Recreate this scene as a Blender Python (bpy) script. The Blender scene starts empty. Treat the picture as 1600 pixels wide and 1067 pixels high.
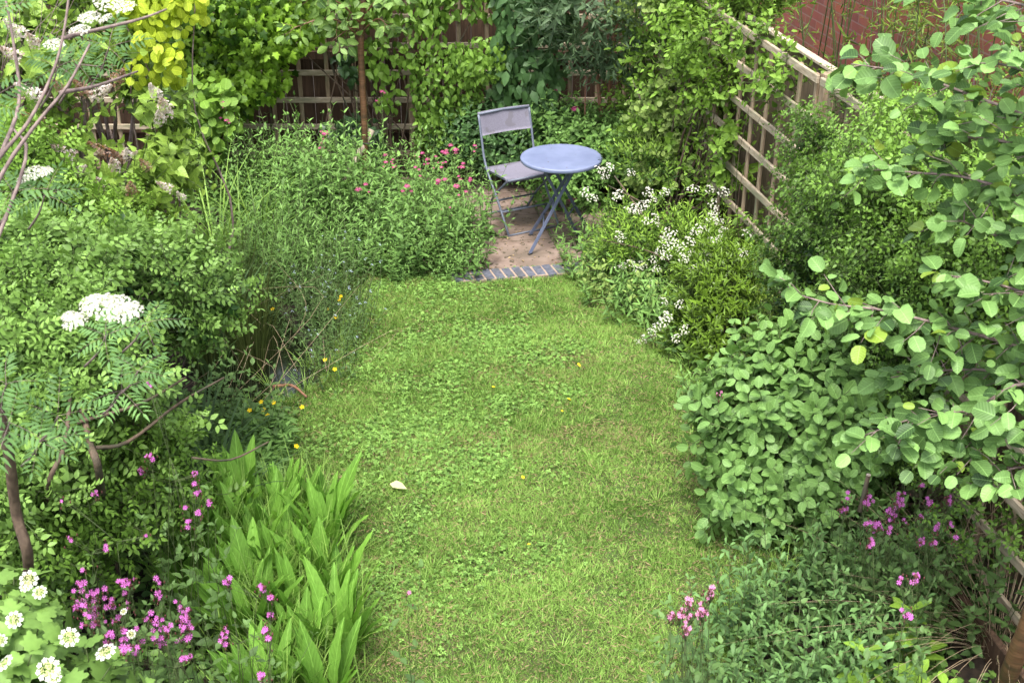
import bpy, math
import numpy as np
from math import radians, sin, cos, pi

# ------------------------------------------------------------------ camera, sky, sun, exposure
SC = bpy.context.scene
COL = SC.collection
CAMH = 3.62; PITCH = radians(27.4); FPX = 1900.0
cam_d = bpy.data.cameras.new('camera'); cam = bpy.data.objects.new('camera', cam_d); COL.objects.link(cam)
cam.location = (0, 0, CAMH); cam.rotation_euler = (pi/2 - PITCH, 0, 0)
cam_d.sensor_width = 36; cam_d.lens = 36*FPX/1600; cam_d.clip_end = 500; cam_d.clip_start = 0.05
cam_d.dof.use_dof = True; cam_d.dof.focus_distance = 7.5; cam_d.dof.aperture_fstop = 8
SC.camera = cam
W = bpy.data.worlds.new('World'); SC.world = W; W.use_nodes = True
wn = W.node_tree; wn.nodes.clear()
SUN_EL = radians(68); SUN_AZ = radians(195)
sky = wn.nodes.new('ShaderNodeTexSky'); sky.sky_type = 'NISHITA'; sky.sun_disc = False
sky.sun_elevation = SUN_EL; sky.sun_rotation = SUN_AZ; sky.dust_density = 3.0; sky.ozone_density = 0.6
hs = wn.nodes.new('ShaderNodeHueSaturation'); hs.inputs['Saturation'].default_value = 0.45
bg = wn.nodes.new('ShaderNodeBackground'); bg.inputs['Strength'].default_value = 0.15
wo = wn.nodes.new('ShaderNodeOutputWorld')
wn.links.new(sky.outputs[0], hs.inputs['Color']); wn.links.new(hs.outputs[0], bg.inputs[0]); wn.links.new(bg.outputs[0], wo.inputs[0])
sd = bpy.data.lights.new('sun', 'SUN'); sd.energy = 1.7; sd.angle = radians(24); sd.color = (1, .96, .88)
so = bpy.data.objects.new('sun', sd); COL.objects.link(so)
so.location = (0, 0, 20)
# light arrives from azimuth SUN_AZ (0 = +Y, clockwise towards +X)
from mathutils import Vector
_sdir = Vector((sin(SUN_AZ)*cos(SUN_EL), cos(SUN_AZ)*cos(SUN_EL), sin(SUN_EL)))
so.rotation_euler = _sdir.to_track_quat('Z', 'Y').to_euler()
SC.view_settings.view_transform = 'Standard'; SC.view_settings.look = 'None'
SC.view_settings.exposure = 1.66; SC.view_settings.gamma = 1
SC.render.engine = 'CYCLES'
SC.cycles.max_bounces = 6; SC.cycles.diffuse_bounces = 2; SC.cycles.glossy_bounces = 2
SC.cycles.transmission_bounces = 4; SC.cycles.transparent_max_bounces = 4

rng = np.random.default_rng(11)
CAM = np.array([0, 0, CAMH])
def ray(px, py):
    r = (px-800)/FPX; u = (533.5-py)/FPX
    return np.array([r, cos(PITCH)+sin(PITCH)*u, -sin(PITCH)+cos(PITCH)*u])
def PD(px, py, d): return CAM + ray(px, py)*d            # point of the garden at forward distance d
def PZ(px, py, z=0.0): r = ray(px, py); return CAM + r*((z-CAMH)/r[2])
def PY(px, py, Y): r = ray(px, py); return CAM + r*(Y/r[1])
def nrm(a): a = np.asarray(a, float); return a/np.maximum(np.linalg.norm(a, axis=-1, keepdims=True), 1e-9)

class Noise:                                              # smooth 3-D noise as a sum of sines
    def __init__(s, f, k=7):
        s.k = nrm(rng.normal(size=(k, 3)))*f*rng.uniform(.6, 1.7, (k, 1)); s.p = rng.uniform(0, 6.28, k)
    def __call__(s, P): return np.sin(np.asarray(P) @ s.k.T + s.p).mean(-1)*1.6

# ------------------------------------------------------------------ materials
ZB = np.full((270, 402), 99.)
def proj(P):
    P = np.atleast_2d(P)-CAM; d = P[:, 1]*cos(PITCH)-P[:, 2]*sin(PITCH); u = P[:, 1]*sin(PITCH)+P[:, 2]*cos(PITCH)
    return 800+FPX*P[:, 0]/d, 533.5-FPX*u/d, d
def splat(P):                                             # remembers how near the leaves come, so blossom can sit on their outer surface
    x, y, d = proj(P); i, j = (y/4).astype(int), (x/4).astype(int); k = (i >= 0) & (i < 270) & (j >= 0) & (j < 402) & (d > 1)
    np.minimum.at(ZB, (i[k], j[k]), d[k])
def lift(p, mx=.6, off=.03, win=1):
    x, y, d = proj(p); x, y, d = x[0], y[0], d[0]; i, j = int(np.clip(y/4, win, 269-win)), int(np.clip(x/4, win, 401-win))
    z = ZB[i-win:i+win+1, j-win:j+win+1].min()
    if z-off < d: d = max(z-off, d-mx)
    return PD(x, y, d)
def newmat(name):
    m = bpy.data.materials.new(name); m.use_nodes = True; n = m.node_tree; n.nodes.clear(); return m, n
def N(n, t, **kw):
    o = n.nodes.new(t)
    for k, v in kw.items(): setattr(o, k, v)
    return o
def L(n, a, b): n.links.new(a, b)
def math_(n, op, a, b=None, c=None):
    o = N(n, 'ShaderNodeMath', operation=op)
    for i, v in enumerate((a, b, c)):
        if v is None: continue
        if isinstance(v, (int, float)): o.inputs[i].default_value = v
        else: L(n, v, o.inputs[i])
    return o.outputs[0]
def mixc(n, f, a, b, mode='MIX'):
    o = N(n, 'ShaderNodeMix', data_type='RGBA', blend_type=mode)
    for idx, v in ((0, f), (6, a), (7, b)):
        if isinstance(v, (int, float)): o.inputs[idx].default_value = v
        elif isinstance(v, tuple): o.inputs[idx].default_value = (*v, 1) if len(v) == 3 else v
        else: L(n, v, o.inputs[idx])
    return o.outputs[2]
LSAT = 1.0
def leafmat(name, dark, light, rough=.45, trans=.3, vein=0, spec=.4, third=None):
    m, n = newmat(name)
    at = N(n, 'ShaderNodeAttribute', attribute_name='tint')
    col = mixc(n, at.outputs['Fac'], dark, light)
    if third is not None:                                 # old / bronzed leaves
        g = math_(n, 'GREATER_THAN', at.outputs['Fac'], .985); col = mixc(n, g, col, third)
    geo = N(n, 'ShaderNodeNewGeometry')
    tc = N(n, 'ShaderNodeTexCoord'); nz = N(n, 'ShaderNodeTexNoise'); nz.inputs['Scale'].default_value = 38
    L(n, tc.outputs['Object'], nz.inputs['Vector'])
    v0 = math_(n, 'MULTIPLY_ADD', nz.outputs['Fac'], .5, .75)
    hsv = N(n, 'ShaderNodeHueSaturation'); L(n, col, hsv.inputs['Color']); L(n, v0, hsv.inputs['Value'])
    col = hsv.outputs[0]
    nrmout = None
    if vein:
        uv = N(n, 'ShaderNodeUVMap'); sp = N(n, 'ShaderNodeSeparateXYZ'); L(n, uv.outputs[0], sp.inputs[0])
        av = math_(n, 'ABSOLUTE', math_(n, 'SUBTRACT', sp.outputs[0], .5))
        ph = math_(n, 'SUBTRACT', sp.outputs[1], math_(n, 'MULTIPLY', av, .55))
        s = math_(n, 'SINE', math_(n, 'MULTIPLY', ph, vein*6.283))
        sv = math_(n, 'SMOOTH_MIN', math_(n, 'MAXIMUM', math_(n, 'MULTIPLY_ADD', s, 3.2, -2.2), 0), 1, .1)
        mid = math_(n, 'LESS_THAN', av, .022)
        f = math_(n, 'MAXIMUM', math_(n, 'MULTIPLY', sv, .11), math_(n, 'MULTIPLY', mid, .4))
        f = math_(n, 'MINIMUM', f, 1)
        lc = tuple(min(1, c*1.5+.03) for c in light)
        col = mixc(n, f, col, lc)
        b = N(n, 'ShaderNodeBump'); b.inputs['Strength'].default_value = .18; b.inputs['Distance'].default_value = .002
        L(n, s, b.inputs['Height']); nrmout = b.outputs[0]
    p = N(n, 'ShaderNodeBsdfPrincipled'); p.inputs['Roughness'].default_value = rough
    p.inputs['Specular IOR Level'].default_value = spec*.5
    L(n, col, p.inputs['Base Color'])
    t = N(n, 'ShaderNodeBsdfTranslucent')
    tcol = mixc(n, .5, col, (1.0, 1.0, .35), 'MULTIPLY')
    hs2 = N(n, 'ShaderNodeHueSaturation'); hs2.inputs['Value'].default_value = 1.35; L(n, tcol, hs2.inputs['Color'])
    L(n, hs2.outputs[0], t.inputs[0])
    if nrmout: L(n, nrmout, p.inputs['Normal']); L(n, nrmout, t.inputs['Normal'])
    ms = N(n, 'ShaderNodeMixShader'); ms.inputs[0].default_value = trans*.75
    L(n, p.outputs[0], ms.inputs[1]); L(n, t.outputs[0], ms.inputs[2])
    o = N(n, 'ShaderNodeOutputMaterial'); L(n, ms.outputs[0], o.inputs[0])
    return m
def surfmat(name, c1, c2, rough=.8, scale=12, c3=None, bump=.3, stretch=(1, 1, 1), metallic=0, spec=.4, detail=6, bdist=.01):
    m, n = newmat(name)
    tc = N(n, 'ShaderNodeTexCoord'); mp = N(n, 'ShaderNodeMapping'); mp.inputs['Scale'].default_value = stretch
    L(n, tc.outputs['Object'], mp.inputs['Vector'])
    nz = N(n, 'ShaderNodeTexNoise'); nz.inputs['Scale'].default_value = scale; nz.inputs['Detail'].default_value = detail
    L(n, mp.outputs[0], nz.inputs['Vector'])
    mr = N(n, 'ShaderNodeMapRange'); mr.inputs[1].default_value = .35; mr.inputs[2].default_value = .65; L(n, nz.outputs['Fac'], mr.inputs[0])
    col = mixc(n, mr.outputs[0], c1, c2)
    if c3 is not None:
        n2 = N(n, 'ShaderNodeTexNoise'); n2.inputs['Scale'].default_value = scale*.23; n2.inputs['Detail'].default_value = 4
        L(n, mp.outputs[0], n2.inputs['Vector'])
        m2 = N(n, 'ShaderNodeMapRange'); m2.inputs[1].default_value = .48; m2.inputs[2].default_value = .66; L(n, n2.outputs['Fac'], m2.inputs[0])
        col = mixc(n, m2.outputs[0], col, c3)
    p = N(n, 'ShaderNodeBsdfPrincipled'); p.inputs['Roughness'].default_value = rough; p.inputs['Metallic'].default_value = metallic
    p.inputs['Specular IOR Level'].default_value = spec
    L(n, col, p.inputs['Base Color'])
    b = N(n, 'ShaderNodeBump'); b.inputs['Strength'].default_value = bump; b.inputs['Distance'].default_value = bdist
    L(n, nz.outputs['Fac'], b.inputs['Height']); L(n, b.outputs[0], p.inputs['Normal'])
    o = N(n, 'ShaderNodeOutputMaterial'); L(n, p.outputs[0], o.inputs[0])
    return m

M = {}
M['soil'] = surfmat('soil', (.014, .010, .007), (.036, .025, .016), .95, 22, bump=.8)
M['lawn_soil'] = surfmat('lawn_thatch', (.035, .05, .012), (.10, .10, .035), .95, 30, c3=(.05, .08, .02), bump=.7)
M['water'] = surfmat('pond_water', (.004, .006, .003), (.010, .012, .006), .08, 3, bump=.05, spec=.5)
M['paving'] = surfmat('paving_stone', (.17, .12, .095), (.27, .20, .165), .9, 9, c3=(.13, .10, .075), bump=.5, detail=10)
M['mortar'] = surfmat('mortar', (.10, .085, .055), (.22, .18, .13), .95, 60)
M['edge_brick'] = surfmat('edge_brick', (.065, .07, .095), (.12, .125, .155), .7, 30, c3=(.07, .07, .07))
M['edge_mortar'] = surfmat('edge_mortar', (.24, .18, .14), (.36, .27, .21), .95, 60)
M['trellis'] = surfmat('weathered_wood', (.22, .155, .095), (.37, .28, .19), .85, 9, c3=(.19, .18, .11), stretch=(6, 6, 1.2), bump=.3)
M['trellis_h'] = surfmat('weathered_rail', (.28, .22, .15), (.46, .38, .28), .85, 9, c3=(.23, .22, .14), stretch=(1.5, 1.5, 8), bump=.3)
M['fence'] = surfmat('fence_board', (.05, .028, .017), (.10, .058, .034), .85, 7, c3=(.06, .035, .02), stretch=(8, 8, .8), bump=.4)
M['pale_fence'] = surfmat('pale_board', (.34, .27, .20), (.52, .44, .35), .8, 7, stretch=(8, 8, .8), bump=.3)
M['side_board'] = surfmat('side_board', (.085, .06, .038), (.17, .125, .08), .85, 7, c3=(.12, .09, .05), stretch=(8, 8, .8), bump=.4)
M['bark'] = surfmat('bark', (.065, .042, .028), (.13, .09, .06), .8, 40, c3=(.05, .05, .03), stretch=(1, 1, .5), bump=.7)
M['cherry_bark'] = surfmat('cherry_bark', (.11, .055, .028), (.20, .105, .055), .45, 26, c3=(.07, .045, .025), stretch=(.6, .6, 3), bump=.3)
M['red_bark'] = surfmat('red_bark', (.16, .07, .04), (.26, .13, .08), .7, 25, stretch=(3, 3, .6))
M['grey_bark'] = surfmat('grey_bark', (.14, .10, .09), (.27, .20, .18), .7, 35, bump=.5)
M['stem'] = surfmat('green_stem', (.05, .08, .022), (.09, .12, .04), .6, 20)
M['dry_stem'] = surfmat('dry_stem', (.26, .19, .11), (.42, .33, .22), .8, 30)
M['metal'] = surfmat('table_paint', (.155, .185, .29), (.18, .21, .33), .42, 14, c3=(.13, .155, .255), bump=.06, spec=.5)
M['sling'] = surfmat('sling_fabric', (.155, .145, .19), (.19, .18, .23), .75, 120, bump=.4, bdist=.002)
def specks(m, col, scale, th):
    n = m.node_tree; p = next(x for x in n.nodes if x.type == 'BSDF_PRINCIPLED'); src = p.inputs['Base Color'].links[0].from_socket
    tc = N(n, 'ShaderNodeTexCoord'); nz = N(n, 'ShaderNodeTexNoise'); nz.inputs['Scale'].default_value = scale; nz.inputs['Detail'].default_value = 5; L(n, tc.outputs['Object'], nz.inputs['Vector'])
    f = math_(n, 'GREATER_THAN', nz.outputs['Fac'], th); L(n, mixc(n, f, src, col), p.inputs['Base Color'])
specks(M['metal'], (.09, .05, .03), 22, .71); specks(M['paving'], (.07, .055, .035), 26, .62); specks(M['sling'], (.145, .135, .165), 9, .60)
M['leg_metal'] = surfmat('leg_paint', (.085, .10, .16), (.11, .13, .20), .5, 30, bump=.05)
M['chair_metal'] = surfmat('chair_paint', (.12, .135, .18), (.15, .17, .22), .45, 30, bump=.05)
M['strap'] = surfmat('rubber_tie', (.012, .012, .014), (.02, .02, .022), .5, 20)

def petalmat(name, a, b, trans=.3):
    return leafmat(name, a, b, .7, trans, 0, .2)
M['white_petal'] = petalmat('white_petal', (.46, .45, .33), (.72, .71, .64))
M['lilac_petal'] = petalmat('faded_lilac', (.26, .11, .05), (.78, .72, .70))
M['pink_petal'] = petalmat('campion_petal', (.50, .09, .42), (.70, .22, .62))
M['palepink_petal'] = petalmat('pale_campion', (.66, .20, .42), (.82, .42, .62))
M['valerian_petal'] = petalmat('valerian_petal', (.36, .04, .13), (.68, .18, .38))
M['cream_petal'] = petalmat('guelder_bud', (.45, .48, .18), (.66, .66, .38))
M['yellow_petal'] = petalmat('yellow_petal', (.80, .52, .01), (.90, .68, .03))
M['blue_petal'] = petalmat('forget_me_not', (.36, .44, .66), (.62, .68, .82))
M['calyx'] = petalmat('calyx', (.16, .05, .06), (.22, .10, .08))

G = {}
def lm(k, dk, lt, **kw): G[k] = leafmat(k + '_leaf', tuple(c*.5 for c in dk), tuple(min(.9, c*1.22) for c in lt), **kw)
lm('alder', (.070, .155, .042), (.19, .34, .095), rough=.42, trans=.28, vein=7, spec=.45, third=(.20, .30, .04))
lm('dogwood', (.07, .16, .04), (.18, .32, .085), rough=.42, trans=.28, vein=5, spec=.45)
lm('dock', (.10, .25, .03), (.20, .39, .06), rough=.55, trans=.45, vein=9, spec=.35)
lm('grass', (.12, .265, .036), (.265, .415, .098), rough=.55, trans=.35, spec=.25)
lm('clover', (.09, .2, .03), (.21, .37, .08), rough=.55, trans=.3)
lm('long_grass', (.10, .21, .03), (.25, .40, .08), rough=.5, trans=.35)
lm('valerian', (.07, .17, .035), (.19, .34, .085), rough=.5, trans=.3)
lm('rose', (.045, .13, .028), (.19, .32, .07), rough=.42, trans=.3)
lm('rose_dark', (.028, .085, .014), (.16, .29, .045), rough=.42, trans=.28, spec=.5)
lm('creeper', (.05, .13, .012), (.22, .38, .035), rough=.45, trans=.32)
lm('golden', (.28, .40, .025), (.50, .62, .045), rough=.5, trans=.4, vein=5)
lm('hazel', (.07, .16, .022), (.17, .30, .04), rough=.5, trans=.35, vein=6)
lm('ivy', (.020, .050, .016), (.055, .11, .04), rough=.35, trans=.15, spec=.6)
lm('honeysuckle', (.055, .135, .020), (.19, .33, .05), rough=.4, trans=.3)
lm('dark_climber', (.030, .080, .025), (.085, .17, .055), rough=.4, trans=.25)
lm('cherry', (.075, .16, .035), (.20, .32, .08), rough=.4, trans=.32, vein=6)
lm('buddleja', (.055, .10, .045), (.12, .19, .09), rough=.5, trans=.25)
lm('amelanchier', (.105, .19, .045), (.27, .37, .10), rough=.45, trans=.35)
lm('spindle', (.07, .16, .02), (.20, .34, .05), rough=.5, trans=.35)
lm('thorn', (.055, .15, .025), (.26, .42, .06), rough=.4, trans=.32, spec=.5)
lm('choisya', (.022, .055, .010), (.14, .24, .025), rough=.32, trans=.2, spec=.6)
lm('box', (.028, .07, .012), (.17, .24, .035), rough=.4, trans=.25, spec=.5)
lm('lilac', (.10, .21, .035), (.28, .42, .07), rough=.4, trans=.32, vein=5, spec=.5)
lm('rowan', (.050, .125, .035), (.13, .25, .075), rough=.5, trans=.32)
lm('guelder', (.06, .14, .03), (.17, .29, .065), rough=.5, trans=.35)
lm('aster', (.05, .12, .038), (.14, .26, .08), rough=.5, trans=.25)
lm('campion', (.045, .10, .03), (.12, .21, .06), rough=.5, trans=.3)
lm('balm', (.08, .17, .02), (.20, .34, .045), rough=.5, trans=.35, vein=6)
lm('rush', (.035, .060, .015), (.10, .13, .035), rough=.5, trans=.2)
lm('iris', (.045, .10, .035), (.11, .19, .07), rough=.45, trans=.3)
lm('bamboo', (.06, .13, .015), (.20, .30, .05), rough=.5, trans=.3)
lm('cover', (.05, .13, .022), (.16, .28, .06), rough=.5, trans=.3)
lm('dead', (.16, .10, .05), (.34, .25, .14), rough=.8, trans=.2)

# ------------------------------------------------------------------ mesh templates (numpy)
class T:                                                  # verts, tris, quads, uv per vertex, tint / material per face (tris first)
    def __init__(s, v, tri, quad, uv=None, tint=None, mi=None):
        s.v = np.asarray(v, float).reshape(-1, 3); s.t = np.asarray(tri, int).reshape(-1, 3); s.q = np.asarray(quad, int).reshape(-1, 4)
        nf = len(s.t)+len(s.q)
        s.uv = np.zeros((len(s.v), 2)) if uv is None else np.asarray(uv, float)
        s.tint = np.full(nf, .5) if tint is None else np.broadcast_to(np.asarray(tint, float), (nf,)).copy()
        s.mi = np.zeros(nf, int) if mi is None else np.broadcast_to(np.asarray(mi, int), (nf,)).copy()
def inst(t, R, s, p, dt=None):
    R = np.asarray(R, float); n = len(R); s = np.asarray(s, float); s = s.reshape(n, 1, -1)
    V = np.einsum('nij,nkj->nki', R, t.v[None]*s) + np.asarray(p)[:, None, :]
    off = (np.arange(n)*len(t.v))[:, None, None]
    tr = (t.t[None]+off).reshape(-1, 3); qd = (t.q[None]+off).reshape(-1, 4)
    nt = len(t.t)
    dt = np.zeros(n) if dt is None else np.asarray(dt)
    tt = (t.tint[None, :nt]+dt[:, None]).ravel(); tq = (t.tint[None, nt:]+dt[:, None]).ravel()
    mt = np.tile(t.mi[:nt], n); mq = np.tile(t.mi[nt:], n)
    return T(V.reshape(-1, 3), tr, qd, np.tile(t.uv, (n, 1)), np.clip(np.concatenate([tt, tq]), 0, 1), np.concatenate([mt, mq]))
def join(ts):
    ts = [t for t in ts if len(t.v)]
    o = np.cumsum([0]+[len(t.v) for t in ts])
    return T(np.concatenate([t.v for t in ts]), np.concatenate([t.t+k for t, k in zip(ts, o)]), np.concatenate([t.q+k for t, k in zip(ts, o)]),
             np.concatenate([t.uv for t in ts]),
             np.concatenate([t.tint[:len(t.t)] for t in ts]+[t.tint[len(t.t):] for t in ts]),
             np.concatenate([t.mi[:len(t.t)] for t in ts]+[t.mi[len(t.t):] for t in ts]))
def setmi(t, k): t.mi[:] = k; return t
def mesh(name, t, mats, smooth=True):
    me = bpy.data.meshes.new(name); nv = len(t.v); nt, nq = len(t.t), len(t.q)
    me.vertices.add(nv); me.vertices.foreach_set('co', t.v.astype(np.float32).ravel())
    lv = np.concatenate([t.t.ravel(), t.q.ravel()]).astype(np.int32)
    me.loops.add(len(lv)); me.loops.foreach_set('vertex_index', lv)
    me.polygons.add(nt+nq)
    me.polygons.foreach_set('loop_start', np.concatenate([np.arange(nt)*3, nt*3+np.arange(nq)*4]).astype(np.int32))
    me.polygons.foreach_set('material_index', t.mi.astype(np.int32))
    me.polygons.foreach_set('use_smooth', np.full(nt+nq, smooth))
    for m in (mats if isinstance(mats, (list, tuple)) else [mats]): me.materials.append(m)
    uvl = me.uv_layers.new(name='UVMap'); uvl.data.foreach_set('uv', t.uv[lv].astype(np.float32).ravel())
    a = me.attributes.new('tint', 'FLOAT', 'FACE'); a.data.foreach_set('value', t.tint.astype(np.float32))
    me.update(calc_edges=True)
    return me
def tag(o, label=None, cat=None, group=None, kind=None):
    if label: o['label'] = label
    if cat: o['category'] = cat
    if group: o['group'] = group
    if kind: o['kind'] = kind
    return o
def ob(name, me, parent=None, loc=(0, 0, 0), rz=0, scale=None):
    o = bpy.data.objects.new(name, me); COL.objects.link(o); o.location = tuple(loc); o.rotation_euler[2] = rz
    if scale is not None: o.scale = (scale,)*3
    if parent is not None: o.parent = parent
    return o
def root(name, label, cat, loc=(0, 0, 0), group=None, rz=0, scale=None):
    return tag(ob(name, None, None, loc, rz, scale), label, cat, group)
def part(name, t, mats, parent, smooth=True):            # geometry given in world space, stored relative to its thing
    if name in ('foliage', 'crown', 'leaves', 'branch'): splat(t.v)
    t = T(t.v - np.array(parent.location)[None], t.t, t.q, t.uv, t.tint, t.mi)
    return ob(name, mesh(name, t, mats, smooth), parent)

# boxes and tubes
def box(c, s, rz=0.0, tilt=None, bev=.004):
    s = np.asarray(s, float)/2; b = min(bev, s.min()*.45)
    v = []; 
    for sx in (-1, 1):
        for sy in (-1, 1):
            for sz in (-1, 1):
                for k in range(3):
                    d = np.array([sx*s[0], sy*s[1], sz*s[2]]); d -= b*np.array([sx, sy, sz]); d[k] += b*(sx, sy, sz)[k]; v.append(d)
    v = np.array(v)
    I = lambda sx, sy, sz, k: ((sx > 0)*4+(sy > 0)*2+(sz > 0))*3+k
    q = []; t = []
    for k in range(3):
        a, b_ = [(1, 2), (2, 0), (0, 1)][k]
        for s_ in (-1, 1):
            f = []
            for (u, w) in ((-1, -1), (1, -1), (1, 1), (-1, 1)):
                sg = [0, 0, 0]; sg[k] = s_; sg[a] = u; sg[b_] = w; f.append(I(*sg, k))
            q.append(f if s_ > 0 else f[::-1])
        for u in (-1, 1):
            for w in (-1, 1):
                sg = [0, 0, 0]; sg[a] = u; sg[b_] = w
                sm = list(sg); sm[k] = -1; sp = list(sg); sp[k] = 1
                q.append([I(*sm, a), I(*sp, a), I(*sp, b_), I(*sm, b_)][::(1 if u*w > 0 else -1)])
    for sx in (-1, 1):
        for sy in (-1, 1):
            for sz in (-1, 1):
                f = [I(sx, sy, sz, 0), I(sx, sy, sz, 1), I(sx, sy, sz, 2)]; t.append(f if sx*sy*sz > 0 else f[::-1])
    c_, s__ = cos(rz), sin(rz); R = np.array([[c_, -s__, 0], [s__, c_, 0], [0, 0, 1]])
    if tilt is not None: R = R @ np.asarray(tilt)
    return T(v @ R.T + np.asarray(c, float), t, q)
def bar(a, b, w, h, up=(0, 0, 1)):                        # rectangular bar from a to b
    a, b = np.asarray(a, float), np.asarray(b, float); y = nrm(b-a); x = nrm(np.cross(y, up)); z = np.cross(x, y)
    t = box((0, 0, 0), (w, np.linalg.norm(b-a), h)); R = np.stack([x, y, z], 1)
    t.v = t.v @ R.T + (a+b)/2; return t
def smoothpath(P, k=4):
    P = np.asarray(P, float)
    if len(P) < 3: return P
    Q = np.vstack([2*P[0]-P[1], P, 2*P[-1]-P[-2]]); out = []
    for i in range(1, len(Q)-2):
        for u in np.linspace(0, 1, k, endpoint=False):
            a, b, c, d = Q[i-1], Q[i], Q[i+1], Q[i+2]
            out.append(.5*((2*b)+(-a+c)*u+(2*a-5*b+4*c-d)*u*u+(-a+3*b-3*c+d)*u**3))
    out.append(P[-1]); return np.array(out)
def tube(P, r0, r1=None, sides=6, rough=0.0, cap=True):
    P = np.asarray(P, float); n = len(P); r1 = r0 if r1 is None else r1
    tg = nrm(np.gradient(P, axis=0)); ref = np.array([0, 0, 1.]) if abs(tg[0, 2]) < .9 else np.array([1., 0, 0])
    x = nrm(np.cross(tg[0], ref)); rr = np.linspace(r0, r1, n); V = []
    for i in range(n):
        x = nrm(x-tg[i]*np.dot(x, tg[i])); y = np.cross(tg[i], x)
        a = np.arange(sides)*2*pi/sides; r = rr[i]*(1+rough*rng.normal(size=sides))
        V.append(P[i]+(np.cos(a)*r)[:, None]*x+(np.sin(a)*r)[:, None]*y)
    V = np.concatenate(V+[P[:1], P[-1:]]); q = []; t = []
    for i in range(n-1):
        for j in range(sides):
            k = (j+1) % sides; q.append([i*sides+j, i*sides+k, (i+1)*sides+k, (i+1)*sides+j])
    for j in range(sides):
        k = (j+1) % sides; t.append([n*sides, k, j]); t.append([n*sides+1, (n-1)*sides+j, (n-1)*sides+k])
    return T(V, t, q)

# leaves: x across, y along, z face normal; length 1
def leaf(ts, ws, w, fold=.25, droop=.18, wave=0.0):
    v = [(0, 0, 0)]; uv = [(.5, 0)]
    for i, (t_, w_) in enumerate(zip(ts, ws)):
        z = -droop*t_*t_; wv = wave*(1 if i % 2 else -1)
        v += [(-w*w_, t_, z+fold*w*w_+wv*w), (0, t_, z), (w*w_, t_, z+fold*w*w_-wv*w)]
        uv += [(.5-.5*w_, t_), (.5, t_), (.5+.5*w_, t_)]
    v.append((0, 1, -droop)); uv.append((.5, 1)); n = len(ts); e = 3*n+1
    tri = [(0, 2, 1), (0, 3, 2), (e, 3*n-2, 3*n-1), (e, 3*n-1, 3*n)]; q = []
    for i in range(n-1):
        a = 1+3*i; q += [(a, a+1, a+4, a+3), (a+1, a+2, a+5, a+4)]
    return T(v, tri, q, uv)
def fan(outline, cen=(0, .4), z=.0, cup=.08, tip=0.0):
    o = np.array(outline); v = [(cen[0], cen[1], cup)]+[(a, b, z-tip*b*b) for a, b in o]; n = len(o)
    tri = [(0, 1+i, 1+(i+1) % n) for i in range(n)]
    uv = [(.5+a*.9, b) for a, b, _ in v]
    t = T(v, tri, [], uv); return t
half = [(.10, .02), (.33, .00), (.30, .22), (.52, .48), (.26, .50), (.20, .74)]
maple = [(0, .06)]+half+[(0, 1)]+[(-a, b) for a, b in half[::-1]]
LOBED = fan(maple, tip=.15)
half2 = [(.16, -.02), (.40, .10), (.36, .24), (.56, .42), (.50, .56), (.30, .56), (.30, .78), (.15, .80), (.12, .95)]
guel = [(0, .05)]+half2+[(0, 1.02)]+[(-a, b) for a, b in half2[::-1]]
GUEL = fan(guel, tip=.12)
ivyh = [(.12, -.08), (.34, .0), (.46, .30), (.28, .46), (.22, .70)]
IVY = fan([(0, .03)]+ivyh+[(0, 1)]+[(-a, b) for a, b in ivyh[::-1]], tip=.1)
SMALL = leaf([.45], [1], .27, .3, .12)
OVATE = leaf([.3, .65], [1, .8], .27, .25, .18)
LANCE = leaf([.3, .65], [1, .7], .13, .3, .22)
NARROW = leaf([.4], [1], .075, .3, .2)
ROUND = leaf([.08, .3, .62, .9], [.55, .95, 1, .68], .43, .14, .10)
OVAL = leaf([.15, .4, .7, .92], [.6, 1, .85, .35], .32, .22, .16)
HEART = leaf([.02, .2, .5, .8], [.7, 1, .75, .3], .40, .25, .22)
DOCK = leaf([.12, .28, .45, .62, .8, .93], [.35, .75, 1, .95, .65, .3], .095, .4, .2, .16)
BLADE = T([(-.5, 0, 0), (.5, 0, 0), (-.4, .5, .0), (.4, .5, .0), (0, 1, 0)], [(2, 3, 4)], [(0, 1, 3, 2)], [(0, 0), (1, 0), (0, .5), (1, .5), (.5, 1)])

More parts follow.
